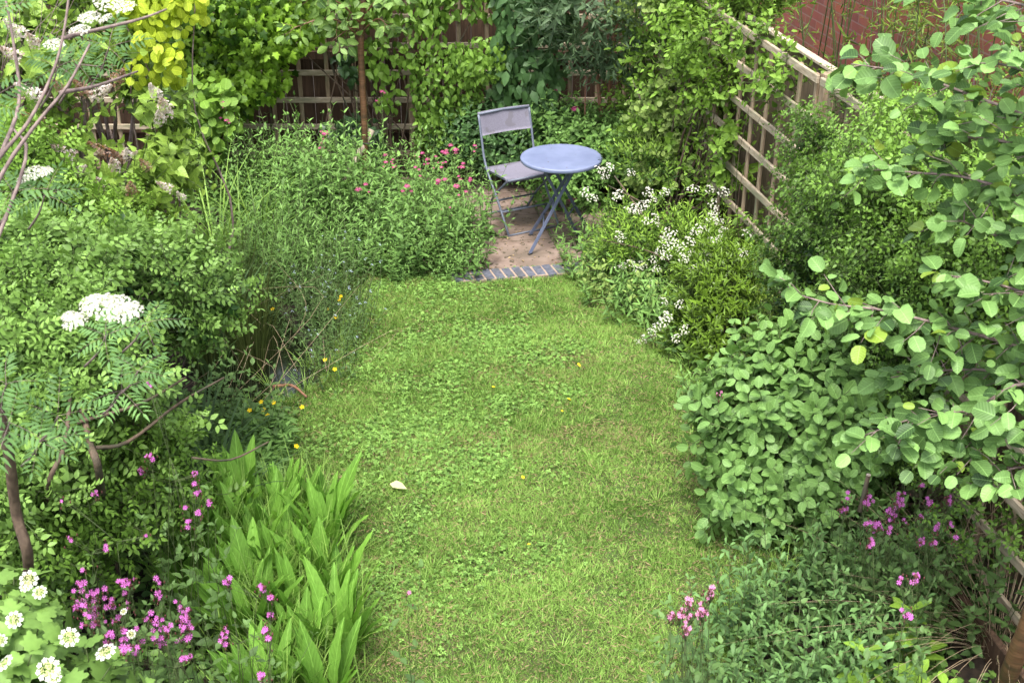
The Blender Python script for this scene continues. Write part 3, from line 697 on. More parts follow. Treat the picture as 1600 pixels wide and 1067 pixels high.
for y, z, w_ in ((-.24, .0, hw), (.25, .0, hw-.022), (.10, .16, hw-.02), (-.12, .15, hw)):
    part('cross_bar', tube(CP([(-w_, y, z+.008), (w_, y, z+.008)]), .008, .008, 8), M['chair_metal'], ch)
def sling(f, u0, u1, nu, th=.0035):
    V = []; nv = 12; q = []
    for sgn in (1, -1):
        for i in range(nu+1):
            u = u0+(u1-u0)*i/nu
            for j in range(nv+1):
                x = -1+2*j/nv; y, z, ny, nz_ = f(u, x); V.append((x*(hw+.004), y+ny*th*sgn, z+nz_*th*sgn))
    k = (nu+1)*(nv+1); w_ = nv+1
    for i in range(nu):
        for j in range(nv):
            a = i*w_+j; q += [(a, a+1, a+w_+1, a+w_), (k+a, k+a+w_, k+a+w_+1, k+a+1)]
    for i in range(nu):
        for j in (0, nv): a = i*w_+j; q.append((a, a+w_, k+a+w_, k+a))
    for j in range(nv):
        for i in (0, nu): a = i*w_+j; q.append((a, a+1, k+a+1, k+a))
    return T(CP(V), [], q)
part('seat_sling', sling(lambda u, x: (-.215+.385*u, SH+.026-.026*u-.018*(1-x*x)*sin(pi*u)**.5-.03*max(0, .08-u)*12, 0, 1), 0, 1, 10), M['sling'], ch)
part('back_sling', sling(lambda u, x: (.216+.055*u+.022*(1-x*x), .672+.175*u-.012*(1-abs(x))*0, -1, .25), 0, 1, 8), M['sling'], ch)
part('seat_front_bar', tube(CP([(-hw, -.217, SH+.012), (hw, -.217, SH+.012)]), .0095, .0095, 8), M['chair_metal'], ch)
part('back_top_bar', tube(CP([(-hw, .262, .835), (0, .284, .838), (hw, .262, .835)]), .009, .009, 8), M['chair_metal'], ch)

# ================================================================== LAWN GRASS
def lawn_points(n, poly=LAWN):
    A = np.array(poly)[:, :2]; lo, hi = A.min(0), A.max(0); lo[1] = max(lo[1], 3.5)
    P = rng.uniform(lo, hi, (int(n*2.2), 2)); P = P[inpoly(P, A)][:n]; return np.column_stack([P, np.full(len(P), .006)])
nA, nB, nC, nD = Noise(2.2), Noise(14), Noise(5), Noise(30)
P = lawn_points(215000); cl = nB(P)+.6*nD(P)
keep = cl+.4*nC(P) > -1.7+rng.normal(size=len(P))*.2; P = P[keep]; n = len(P)
a = nD(P)*2.5+rng.uniform(0, 6.28, n); lean = np.clip(rng.normal(1.0, .55, n), .05, 2.6)
tip = np.stack([np.cos(a)*lean, np.sin(a)*lean, np.ones(n)], 1); nr = rng.normal(size=(n, 3))*.6+np.array([0, -.4, 1])
ln = (.030+.014*np.clip(nB(P), -1, 1)+.008*nA(P))*rng.uniform(.6, 1.5, n)
sc = np.stack([np.full(n, .0038)*rng.uniform(.6, 1.3, n), ln, ln], 1)
dry = (rng.uniform(size=n) < .07+.12*(nC(P+3) > .35)); tn = np.clip(.0+.16*nA(P*1.3+5)+.14*nB(P+9)+.2*nC(P+2)+rng.normal(size=n)*.3, -.5, .48)
g = inst(BLADE, leafR(tip, nr), sc, P, tn)
straw = inst(BLADE, leafR(np.stack([np.cos(a)*3, np.sin(a)*3, np.ones(n)*.7], 1)[dry], nr[dry]), sc[dry]*[.9, 1.1, 1.1], P[dry]+[0, 0, .012], rng.normal(size=dry.sum())*.3)
g = join([g, setmi(straw, 1)])
tag(ob('lawn_grass', mesh('lawn_grass', g, [G['grass'], G['dead']])), 'short mown yellow-green grass of the lawn', 'grass', kind='stuff')
TRI = join([inst(leaf([.5], [1], .42, .15, .1), leafR(np.array([[cos(k), sin(k), .12] for k in (0, 2.1, 4.2)]), np.tile([0, 0, 1.], (3, 1))), [1.]*3, np.zeros((3, 3)))])
P = lawn_points(52000); q = PZ(690, 640); d2 = ((P[:, 0]-q[0])/.62)**2+((P[:, 1]-q[1])/2.2)**2
P = P[nA(P)*.25+nC(P+4)*.5+nB(P+1)*.5-d2*.3+rng.normal(size=len(P))*.3 > .12]; n = len(P); P[:, 2] += rng.uniform(.018, .038, n)
c = inst(TRI, frames(np.array([0, -.15, 1])+rng.normal(size=(n, 3))*.35), rng.uniform(.007, .015, n), P, rng.normal(size=n)*.25)
tag(ob('clover', mesh('clover', c, G['clover'])), 'patches of low clover and small weeds among the lawn grass', 'clover', kind='stuff')
P = lawn_points(420); k = rng.integers(4, size=len(P)); LT_ = [tuft(22, .052, .0030, .03, .9, .9, 3) for _ in range(4)]
tag(ob('grass_tufts', mesh('grass_tufts', join([inst(LT_[i], frames(np.tile([0, 0, 1.], ((k == i).sum(), 1))), rng.uniform(.5, 1.2, (k == i).sum()), P[k == i], rng.normal(size=(k == i).sum())*.25) for i in range(4)]), G['grass'])), 'taller tufts of grass dotted over the lawn', 'grass', kind='stuff')
# fallen petals and leaves on the lawn
for px, py, s in ((903, 567, 1), (886, 622, 1), (880, 643, .7), (818, 748, 1.1), (768, 604, .8), (829, 850, .6)):
    p = PZ(px, py, .045); me = mesh('fallen_petal', inst(OVATE, leafR(rng.normal(size=(1, 3))*[1, 1, .1], np.array([[0, -.2, 1.]])), [[.03*s, .032*s, .03*s]], np.zeros((1, 3)), [.3]), M['yellow_petal'])
    lab = {903: 'yellow petal on the grass, the farthest of the fallen petals', 886: 'bright curled yellow petal on the grass right of the centre', 880: 'small pale yellow petal just below a brighter one', 818: 'largest yellow fallen petal in the middle of the lawn', 768: 'small yellow petal lying among clover on the left of the lawn', 829: 'tiny yellow fallen petal, the nearest of them on the lawn'}[px]
    tag(ob('fallen_petal', me, None, p), lab, 'petal', 'yellow petals fallen on the lawn')
p = PZ(622, 758, .05); tag(ob('fallen_leaf', mesh('fallen_leaf', inst(OVATE, leafR(np.array([[1, -.35, .05]]), np.array([[0, -.2, 1.]])), [[.10, .095, .1]], np.array([[-.045, .015, 0]])), M['cream_petal']), None, p), 'pale upturned leaf lying on the left part of the lawn', 'leaf')

# longer grass fringe round the lawn
edge = np.array(LAWN)[:, :2]
TUF = [mesh('blades', tuft(26, .17, .005, .05, .6, .7), G['long_grass']) for _ in range(4)]
fr = []
for i in range(len(edge)):
    a, b = edge[i], edge[(i+1) % len(edge)]
    if min(a[1], b[1]) < 3.6 or i in (1, 2): continue
    m = int(np.linalg.norm(b-a)/.045)
    for _ in range(m):
        p = a+(b-a)*rng.uniform()+rng.normal(size=2)*.05; fr.append(p)
TT = [tuft(16, .14, .0042, .045, .6, .8, 4) for _ in range(6)]
fr = np.array(fr); k = rng.integers(6, size=len(fr)); ts = []
for i in range(6):
    m = k == i; ts.append(inst(TT[i], frames(np.tile([0, 0, 1.], (m.sum(), 1))), rng.uniform(.45, 1.2, m.sum()), np.column_stack([fr[m], np.full(m.sum(), .004)]), rng.normal(size=m.sum())*.12))
tag(ob('edge_grass', mesh('edge_grass', join(ts), G['long_grass'])), 'longer uncut grass fringing the lawn', 'grass', kind='stuff')

# ================================================================== BACK OF THE GARDEN
climber('golden_shrub', 'shrub with bright yellow-green round leaves at the top left, in front of the creeper', 'shrub', [(212, -60, 290, 125), (180, -60, 250, 60), (240, -60, 325, 25)], 6.7, 480, .3, ROUND, .056, 'golden', bark='grey_bark', gap=-.7, stems=1, upn=.9)
climber('virginia_creeper', 'dense lobed-leaf creeper covering the trellis at the upper left', 'climber', [(235, -60, 500, 95), (250, 70, 460, 150), (255, 110, 400, 195)], 10.1, 4000, .40, LOBED, .068, 'creeper', gap=-.6, tt=.55)
climber('hazel_bush', 'low bush with horizontal round green leaves beneath the creeper', 'bush', [(275, 118, 372, 205), (300, 190, 360, 240)], 9.6, 260, .4, ROUND, .085, 'hazel', gap=-.8, upn=1.4, down=.3)
climber('dark_ivy', 'dark ivy climbing beside the slim cherry trunk', 'ivy', [(515, 80, 558, 150), (505, 130, 555, 215), (530, 180, 600, 260)], 10.05, 560, .22, IVY, .062, 'ivy', gap=-.6)
climber('honeysuckle', 'honeysuckle with plain oval leaves on the middle of the back trellis', 'climber', [(400, -70, 620, 40), (480, -70, 700, 45), (560, 45, 650, 115), (655, -70, 800, 25), (585, 120, 625, 165), (640, 20, 700, 70)], 10.1, 1900, .28, OVATE, .072, 'honeysuckle', gap=-.3)
climber('jasmine', 'small-leaved bright climber left of the chair back', 'climber', [(645, 65, 760, 205), (700, 50, 800, 120), (650, 150, 760, 235)], 10.05, 2100, .30, OVATE, .052, 'honeysuckle', gap=-.4)
climber('large_leaf_climber', 'dark large-leaved climber on the trellis above the table', 'climber', [(770, -60, 905, 60), (765, 60, 885, 170), (760, 150, 850, 190)], 10.05, 1100, .35, OVATE, .10, 'dark_climber', gap=-.35)
climber('corner_climber', 'thin dark climber low in the corner of the two fences', 'climber', [(860, 160, 1000, 260), (900, 230, 1010, 300)], 10.0, 420, .35, OVATE, .075, 'dark_climber', gap=-.1)

# cherry: slim trunk with stake and tie
b = PY(564, 290, 9.7)*[1, 1, 0]; tp = PY(566, 40, 9.7)
rt = root('cherry_tree', 'young cherry with a slim banded brown trunk tied to a short stake', 'tree', b)
part('trunk', tube(smoothpath([b, b*.5+tp*.5+[.01, 0, -.3], b*.15+tp*.85+[-.01, 0, 0], tp, tp+[.03, -.05, .25]]), .030, .022, 10, .05), M['cherry_bark'], rt)
cr = []
for pth in ([(566, 60), (520, 30), (470, 40), (445, 55)], [(566, 50), (590, 30), (610, 45)], [(566, 30), (590, 0), (630, -20)], [(566, 40), (530, 5), (480, -10)], [(566, 20), (560, -40), (540, -70)], [(566, 50), (548, 45), (522, 62)]):
    cr.append(leafy_branch([PY(x, y, 9.7-.1*i) for i, (x, y) in enumerate(pth)], .010, OVAL, .088, .05, .20, 4, .5, .6, .5, (0, -.7, 0)))
part('crown', join(cr), [G['cherry'], M['cherry_bark']], rt)
stb = PY(548, 265, 9.62); stt = PY(581, 203, 9.75)
st = root('tree_stake', 'short slanting wooden stake with a sawn end beside the cherry trunk', 'stake', (stb[0], stb[1], stb[2]))
part('stake_body', tube([stb-(stt-stb)*.6, stb, stt], .028, .028, 12), M['pale_fence'], st)
tie = PY(571, 222, 9.66); part('rubber_tie', tube(smoothpath([tie+[-.07, .0, 0], tie+[-.035, -.05, .004], tie+[.04, -.05, 0], tie+[.085, .0, .0]]), .010, .010, 8), M['strap'], st)

# buddleja with red stems
bb = PY(950, 268, 9.7)*[1, 1, 0]; rt = root('buddleja', 'narrow-leaved shrub with two reddish bare stems near the corner', 'shrub', bb)
sp = [sprig(LANCE, 10, .22, .11, 'opp', 70, 30) for _ in range(4)]
part('stems', join([tube(smoothpath([bb, PY(940, 190, 9.7), PY(931, 100, 9.7), PY(915, 20, 9.6)]), .022, .010, 8), tube(smoothpath([bb+[.05, 0, 0], PY(953, 180, 9.75), PY(955, 90, 9.7), PY(975, -10, 9.6)]), .020, .009, 8), tube(smoothpath([PY(955, 100, 9.7), PY(985, 60, 9.6), PY(1000, 10, 9.5)]), .010, .005, 6), tube([PY(915, 190, 9.75)*[1, 1, .0], PY(915, 120, 9.72)], .009, .005, 6), tube([PY(966, 220, 9.8), PY(965, 60, 9.7)], .008, .004, 6)]), M['red_bark'], rt)
Pb, ob_ = shell(blobs_px([(920, 15, 9.5, .38, .3, .25), (985, 40, 9.5, .25, .3, .3), (900, 60, 9.7, .2, .2, .2), (960, 95, 9.6, .2, .2, .15)]), 210, -.6)
part('foliage', spr_foliage(Pb, ob_, sp, .1, .7), [G['buddleja'], M['stem']], rt)

# dark leafy plants round the back of the patio
OV = [sprig(OVATE, 8, .16, .07, 'opp', 85, 40) for _ in range(4)]
shrub('leafy_shrub', 'dark glossy leafy shrub behind the chair seat', 'shrub', PY(790, 300, 9.9)*[1, 1, 0], blobs_px([(740, 215, 9.95, .3, .2, .25), (800, 240, 9.9, .35, .2, .22), (855, 205, 9.95, .3, .2, .2)]), OV, 520, 'dark_climber')
vb = shrub('valerian_shrub', 'dark leafy valerian with one round pink head behind the table', 'plant', PY(900, 300, 9.7)*[1, 1, 0], blobs_px([(880, 215, 9.85, .3, .25, .25), (930, 250, 9.6, .35, .3, .3), (985, 250, 9.5, .25, .3, .25), (900, 300, 9.4, .3, .25, .2)]), OV, 620, 'valerian')
for px, py, Y, s in ((899, 172, 9.7, 1.5), (893, 312, 9.2, 1.6), (861, 297, 9.3, 1.0), (868, 142, 9.9, .7)): addflower('valerian', PY(px, py, Y), vb, s=s)

# ================================================================== HERBS: prototypes, then copies
def herb_proto(ns, H, lt, ll, mat, **kw):
    t, tips = herb(ns, H, lt, ll, **kw); return mesh('foliage', t, [G[mat], M['stem']]), tips
def splat_me(me, r, rz, s):
    v = np.empty(len(me.vertices)*3, np.float32); me.vertices.foreach_get('co', v); v = v.reshape(-1, 3)*s; c, q = cos(rz), sin(rz)
    splat(v @ np.array([[c, q, 0], [-q, c, 0], [0, 0, 1]])+np.array(r.location))
def place_herbs(name, label, cat, group, protos, spots, flower=None, fprob=.5, smin=.8, smax=1.2, fs=1., nfl=99):
    out = []
    for i, p in enumerate(spots):
        me, tips = protos[i % len(protos)]; s = rng.uniform(smin, smax)*(p[3] if len(p) > 3 else 1); rz = rng.uniform(0, 6.28)
        r = root(name, label, cat, (p[0], p[1], p[2] if len(p) > 2 else 0), group, rz, s); ob('foliage', me, r); splat_me(me, r, rz, s)
        if flower:
            m = 0
            for t in tips:
                if rng.uniform() < fprob and m < nfl:
                    m += 1; o = bpy.data.objects.new('flower_head', FM[flower][rng.integers(len(FM[flower]))]); COL.objects.link(o); o.parent = r; o.location = tuple(t); o.scale = (fs*rng.uniform(.8, 1.3),)*3
        out.append(r)
    return out
def spots_poly(poly_px, n, mind=.12, z=0):
    A = np.array([PZ(*p) for p in poly_px])[:, :2]; out = []
    for _ in range(n*60):
        p = rng.uniform(A.min(0), A.max(0))
        if inpoly(p[None], A)[0] and all(np.hypot(*(p-q[:2])) > mind for q in out): out.append(np.array([p[0], p[1], z]))
        if len(out) >= n: break
    return sorted(out, key=lambda p: -p[1])
def shiftpoly(poly, dy): return [(x, y+dy) for x, y in poly]

# big valerian bed left of the patio
LW = leaf([.3, .65], [1, .7], .19, .3, .3)
VP_ = [herb_proto(15, .66, LW, .082, 'valerian', spread=.17, lean=.30, pairs=9, a0=85, a1=35) for _ in range(4)]
VQ_ = [herb_proto(15, .50, LW, .07, 'valerian', spread=.16, lean=.35, pairs=8, a0=85, a1=35) for _ in range(3)]
bed = [(400, 380), (520, 415), (560, 425), (655, 428), (730, 415), (755, 380), (745, 345), (700, 330), (560, 320), (420, 320)]
place_herbs('valerian_plant', 'bushy green valerian clump in the bed immediately left of the patio', 'plant', 'valerian clumps left of the patio', VP_+VQ_, spots_poly(bed, 36, .17), smin=.6, smax=1.3)
place_herbs('valerian_plant', 'low leafy clump spilling over the lawn edge left of the brick edging', 'plant', 'low clumps along the far lawn edge', VQ_, spots_poly([(560, 428), (735, 424), (735, 436), (560, 440)], 12, .1), smin=.5, smax=.8)
bed2 = [(300, 330), (420, 345), (560, 330), (700, 325), (700, 300), (480, 292), (300, 296)]
place_herbs('valerian_plant', 'green narrow-leaved clump at the back of the left bed, in front of the trellis', 'plant', 'green clumps at the back of the left bed', VP_, spots_poly(bed2, 26, .2), smin=.7, smax=1.0)
# flower heads that stand out, each valerian plant with its own stems
for lab, pts in (('valerian with pink-red heads growing just left of the chair', [(712, 235, 1.2), (722, 262, 1.1), (735, 282, .8), (704, 228, 1), (742, 228, .8), (685, 283, 1), (713, 292, 1.2), (697, 240, 1.), (728, 300, .8), (690, 262, .8), (704, 325, .7)]),
                 ('valerian with scattered deep pink heads in the middle of the left bed', [(636, 292, 1.1), (603, 254, .9), (615, 262, .7), (560, 297, 1.2), (660, 240, .8), (668, 250, .9), (649, 262, .8), (681, 245, .7)]),
                 ('valerian with one tall pink head in front of the trellis left of the cherry trunk', [(508, 210, 1.3), (507, 222, 1.2), (500, 232, .8)]),
                 ('tall leafy plant with a small pink flower right of the cherry trunk', [(597, 144, 1.1), (602, 243, .9)]),
                 ('lone valerian head at the left, beside the lilac', [(354, 189, 1.1), (349, 160, .5)])):
    c0 = np.mean([PZ(x, y+150) for x, y, _ in pts], 0); Yp = {508: 9.6, 597: 9.7, 354: 9.3}.get(pts[0][0], 8.75); b0 = np.array([PY(pts[0][0], 300, Yp)[0], Yp, 0])
    rt = root('valerian_plant', lab, 'plant', b0); ts = []
    for x, y, s in pts:
        e = lift(PY(x, y, Yp+rng.normal()*.06), .6, .02); q = b0*.6+e*.4; q[2] = e[2]*.3; q0 = q*[1, 1, 0]; H = np.linalg.norm(e-q0)
        for k in range(3):
            s_ = sprig(LANCE, 18, H*(1, .9, .75)[k], .075, 'opp', 85, 40, .15, .5, .0022, .02); ts.append(inst(s_, frames([e-q0+rng.normal(size=3)*.09*k]), [1.], [q0+rng.normal(size=3)*[.04, .04, 0]*k], [.05]))
        addflower('valerian', e, rt, s=s*.8)
        for _ in range(2): addflower('valerian', e+rng.normal(size=3)*[.03, .03, .035]-[0, 0, .02], rt, s=s*rng.uniform(.35, .65))
    part('foliage', join(ts), [G['valerian'], M['stem']], rt)

# low meadow plants by the pond: forget-me-nots, buttercups
FP1 = [herb_proto(16, .34, LANCE, .05, 'campion', spread=.15, lean=.5, pairs=6) for _ in range(4)]
mead = [(450, 460), (540, 440), (555, 520), (540, 600), (500, 600), (460, 540)]
sp_ = spots_poly(mead, 26, .10)
place_herbs('forget_me_not', 'loose forget-me-not with tiny pale blue flowers between the pond and the lawn', 'plant', 'forget-me-nots beside the pond', FP1, sp_, 'forget', .25, nfl=3, fs=.6)
W1 = [herb_proto(12, .55, NARROW, .10, 'valerian', spread=.14, lean=.35, pairs=9) for _ in range(3)]
place_herbs('willowherb', 'upright narrow-leaved weed on the left between the pond and the bed', 'plant', 'narrow-leaved weeds above the pond', W1, spots_poly([(380, 400), (520, 420), (530, 450), (440, 470), (370, 440)], 16, .15))
for i, (x, y, Y) in enumerate([(533, 463, 7.4), (530, 468, 7.35), (512, 484, 7.2), (525, 496, 7.1), (426, 483, 7.2), (508, 562, 6.4), (523, 577, 6.3), (408, 628, 5.8), (428, 629, 5.8), (412, 640, 5.7), (418, 649, 5.65), (472, 636, 5.75), (463, 697, 5.3), (390, 641, 5.7)]):
    e = PY(x, y, Y); b0 = e*[1, 1, 0]+[rng.normal()*.03, .02, 0]
    grp = 'buttercups by the upper edge of the lawn' if i < 7 else 'buttercups at the near side of the pond'
    rt = root('buttercup', 'single yellow buttercup on a thin stem '+('above the pond, left of the lawn' if i < 7 else 'at the near end of the pond'), 'flower', b0, grp)
    part('stem', tube(smoothpath([b0, (b0+e)/2+[.01, 0, 0], e]), .0012, .001, 4), M['stem'], rt); addflower('buttercup', e, rt, (rng.normal()*.3, -.6, 1), 1.2)

# rushes and irises
for x, y, s in ((365, 500, 1), (395, 530, 1.05), (345, 470, .9), (330, 540, .8)):
    p = PZ(x, y+40); rt = root('rush_clump', {365: 'dense dark rush clump in the middle of the pond edge', 395: 'tallest dark rush clump, nearest the forget-me-nots', 345: 'dark rush clump farthest back by the pond', 330: 'dark rush clump at the left of the pond'}[x], 'rushes', p)
    t = tuft(260, .72*s, .0045, .14, .22, .25, 4); t.v += p; part('blades', t, G['rush'], rt)
for i, (x, y, Y, H) in enumerate([(320, 470, 6.5, .75), (300, 640, 5.0, .55), (330, 330, 8.3, .9), (370, 350, 8.1, .8), (290, 600, 5.3, .6), (400, 300, 8.6, .9), (275, 470, 7.5, .8)]):
    b0 = PY(x, y, Y)*[1, 1, 0]; rt = root('iris_clump', ('long sword-leaved iris clump behind the rushes', 'sword-leaved clump at the near left end of the pond', 'arching grass clump in front of the lilac', 'arching grass clump at the left of the back bed', 'broad-bladed iris left of the pond', 'long arching grass in the back bed', 'arching grass leaves behind the rose mound')[i], 'plant', b0)
    t = tuft(24 if i in (2, 3, 5, 6) else 22, H, .012 if i in (2, 3, 5, 6) else .024, .12, .45, .75, 6); t.v += b0; part('blades', t, G['iris' if i in (0, 1, 4) else 'long_grass'], rt)
# dead stems over the pond
b0 = PZ(400, 600); rt = root('dead_stems', 'tangle of dry straw-coloured stems over the pond', 'twigs', b0)
part('stems', join([tube(smoothpath([b0+np.array([rng.normal()*.25, rng.normal()*.3, .02]), b0+np.array([rng.normal()*.25, rng.normal()*.3, .3]), b0+np.array([rng.normal()*.4, rng.normal()*.35, rng.uniform(.2, .55)])]), .0014, .0008, 4) for _ in range(15)]), M['dry_stem'], rt)
p = PZ(455, 618, .03); tag(ob('curled_bark', mesh('curled_bark', tube(smoothpath([p+[-.12, .09, .01], p+[0, .05, .04], p+[.10, -.05, .02]]), .012, .006, 8), M['red_bark'])), 'curved reddish-brown piece of bark at the pond edge', 'bark')

# ================================================================== LEFT SIDE
HS = [sprig(HEART, 9, .20, .082, 'opp', 105, 55, .15, .4, .003, .2, tipt=.25) for _ in range(5)]
lb = PY(190, 300, 6.8)*[1, 1, 0]
lil = [(125, 110, 6.8, .33, .4, .36), (70, 150, 6.4, .4, .4, .4), (200, 215, 6.6, .30, .35, .30), (110, 250, 6.3, .4, .4, .3), (170, 40, 7.2, .25, .3, .3), (50, 50, 6.8, .4, .4, .4), (250, 275, 6.5, .14, .22, .16), (170, 300, 6.2, .3, .3, .16)]
rt = shrub('lilac', 'tall lilac with heart-shaped leaves and fading white and brown flower panicles', 'shrub', lb, blobs_px(lil), HS, 820, 'lilac', bark='grey_bark', r=.03, up=-.1, jit=.5, nl=3, depth=.3, gap=-.75)
for x, y, kind, s in ((180, 128, 1, 1.1), (150, 150, 0, 1.1), (135, 145, 1, .9), (245, 150, 0, .9), (260, 175, 2, 1.1), (250, 190, 0, .9), (70, 200, 1, 1.2), (165, 240, 1, 1), (180, 262, 2, .8), (185, 250, 1, .8), (110, 245, 2, 1.1), (200, 245, 0, .7), (60, 150, 0, 1), (35, 55, 0, 1), (55, 70, 2, .8), (110, 300, 2, 1), (118, 270, 0, .8), (265, 295, 2, .7), (285, 310, 0, .6), (205, 300, 1, .9), (160, 290, 2, .8), (30, 90, 2, .9), (230, 262, 1, .7), (95, 140, 1, .7)):
    o = addflower('lilac', lift(PY(x, y, 6.3+.2*rng.normal()), .8, .02), rt, (rng.normal()*.4, -.6, .6), s); o.data = FM['lilac'][{0: 0, 1: 1, 2: 2}[kind]]

# rose mound with dark stems
RP = pinnate(OVATE, 3, .105, .046, .25)
RS = [sprig(RP, 7, .19, .9, 'alt', 75, 35, .1, .35, .0022, .3, tipt=.5) for _ in range(5)]
ro = [(150, 485, 4.9, .42, .4, .16), (50, 475, 4.7, .4, .4, .18), (240, 470, 5.2, .26, .3, .10), (40, 560, 4.3, .33, .35, .2), (140, 580, 4.5, .28, .3, .16), (10, 440, 5.0, .3, .35, .14), (220, 550, 4.7, .13, .2, .10), (100, 640, 4.2, .28, .3, .16), (20, 700, 4.0, .2, .3, .18), (210, 620, 4.4, .16, .2, .10), (310, 455, 5.2, .14, .2, .07)]
rb = PZ(60, 900)
rt = shrub('wild_rose', 'spreading wild rose mound of small leaflets on the left, below the lilac', 'shrub', PY(90, 600, 4.5)*[1, 1, 0], blobs_px(ro), RS, 1000, 'rose', r=.014, nl=3, up=.55, depth=.3, gap=-.4, nf=8, lump=.35, hz=.45, tt=.25)
yb = shrub('elder_shoots', 'pale green leafy shoots behind the wild rose at the left edge', 'shrub', PY(60, 500, 5.8)*[1, 1, 0], blobs_px([(40, 370, 5.6, .35, .3, .12), (150, 385, 5.7, .25, .3, .08), (0, 300, 5.6, .25, .3, .2)]), RS, 330, 'honeysuckle', up=.6, gap=-.6)

# rowan: trunk at the left edge, bare limbs above, pinnate leaves and white corymbs
rwb = PZ(25, 985); rt = root('rowan_tree', 'rowan with a dark trunk at the left edge, ferny leaves and white flower heads', 'tree', rwb)
tr = [PD(45, 890, 4.15), PD(25, 800, 4.0), PD(12, 700, 3.8), PD(-20, 560, 3.6), PD(-40, 400, 3.4)]
tr = [rwb*[1, 1, 0]]+tr
part('trunk', tube(smoothpath(tr), .020, .014, 10, .05), M['bark'], rt)
lms = [[(-60, 330, 3.3), (0, 245, 3.3), (45, 190, 3.3), (80, 120, 3.3), (98, 60, 3.3), (110, -20, 3.3)], [(-40, 360, 3.2), (10, 260, 3.2), (60, 190, 3.2), (105, 135, 3.2), (140, 70, 3.3)], [(98, 60, 3.3), (160, 45, 3.5), (220, 30, 3.6), (260, 15, 3.7)], [(0, 245, 3.3), (30, 160, 3.5), (20, 60, 3.5), (5, -20, 3.5)], [(95, 145, 3.3), (150, 135, 3.5), (215, 112, 3.7)], [(-30, 440, 3.3), (40, 250, 3.4), (20, 200, 3.5)]]
part('limbs', join([tube(smoothpath([PD(*p) for p in l]), .0065, .003, 7, .05) for l in lms]), M['grey_bark'], rt)
RL = [pinnate(LANCE, 6, .13, .048, .3) for _ in range(4)]
RWS = [join([inst(RL[j % 4], leafR(np.array([[cos(a), sin(a), .35]]), np.array([[0, 0, 1.]])), [rng.uniform(.8, 1.15)], np.zeros((1, 3))) for j, a in enumerate(np.linspace(0, 6.28, 6)[:-1]+rng.normal(size=5)*.3)]) for _ in range(4)]
def rowan_rosettes(pts, s=1.):
    ts = []
    for x, y, d in pts:
        ts.append(inst(RWS[rng.integers(4)], frames(nrm([[rng.normal()*.25, -.45+rng.normal()*.2, 1]]), None), [s*rng.uniform(.8, 1.15)], [PD(x, y, d)], [rng.normal()*.15]))
    return ts
rp = [(60, 690, 3.4), (15, 660, 3.3), (90, 650, 3.5), (10, 600, 3.3), (215, 580, 3.9), (190, 610, 3.9), (20, 300, 3.4), (90, 105, 3.6), (70, 305, 3.7), (165, 525, 3.3), (225, 505, 3.6), (170, 75, 3.7), (120, 100, 3.7), (-10, 20, 3.4), (-20, 160, 3.3)]
tw = []
for x, y, d in rp: p = PD(x, y, d); tw.append(tube(smoothpath([p+np.array([-.12, .12, -.16]), p+np.array([-.05, .05, -.08]), p]), .004, .002, 5))
part('foliage', join(rowan_rosettes(rp, .85)+[setmi(t, 1) for t in tw]), [G['rowan'], M['grey_bark']], rt)
for x, y, d, s in ((165, 480, 2.9, .62), (200, 488, 2.9, .5), (145, 474, 2.9, .42), (185, 474, 2.9, .4), (118, 502, 2.9, .42), (108, 494, 2.9, .25), (140, 28, 3.3, .42), (85, 70, 3.4, .38), (125, 48, 3.4, .40), (170, 5, 3.3, .55), (195, 12, 3.3, .42), (165, 30, 3.4, .3), (55, 270, 3.4, .42), (38, 280, 3.4, .28), (72, 268, 3.4, .28)):
    addflower('corymb', lift(PD(x, y, d), .3, .01), rt, (rng.normal()*.2, -.25, 1), s)
# fine dead twigs at the far left
b0 = PY(30, 300, 5.9)*[1, 1, 0]; rt = root('bare_twigs', 'mesh of fine bare pinkish twigs at the upper left edge', 'twigs', b0)
part('twigs', join([tube(smoothpath([PY(-40+rng.uniform(-20, 60), 260+rng.normal()*40, 6.0), PY(30+rng.normal()*30, 130+rng.normal()*40, 6.1), PY(60+rng.normal()*60, 60+rng.normal()*70, 6.1)]), .0028, .0012, 4) for _ in range(46)]), M['grey_bark'], rt)
b0 = PZ(160, 830); rt = root('dark_stem_shrub', 'thicket with two thick near-black stems under the wild rose', 'shrub', b0)
part('stems', join([tube(smoothpath([PZ(170, 850), PD(155, 740, 4.6), PD(140, 690, 4.6), PD(120, 600, 4.7)]), .017, .011, 8, .06), tube(smoothpath([PZ(70, 850), PD(75, 760, 4.5), PD(100, 700, 4.5), PD(110, 620, 4.6)]), .012, .007, 6, .06), tube(smoothpath([PD(145, 700, 4.6), PD(200, 690, 4.7), PD(280, 630, 4.9), PD(350, 590, 5.1)]), .009, .004, 6), tube(smoothpath([PD(120, 660, 4.6), PD(220, 630, 4.7), PD(290, 590, 4.9)]), .008, .004, 6), tube(smoothpath([PD(300, 715, 4.6), PD(360, 718, 4.7), PD(420, 690, 4.8)]), .005, .003, 5)]), M['bark'], rt)
Pq, oq = shell(blobs_px([(110, 760, 4.3, .35, .3, .28), (30, 820, 4.1, .25, .3, .25), (200, 760, 4.5, .28, .25, .2)]), 330, -.4)
part('foliage', spr_foliage(Pq, oq, RS, .5, .5), [G['rose_dark'], M['stem']], rt)

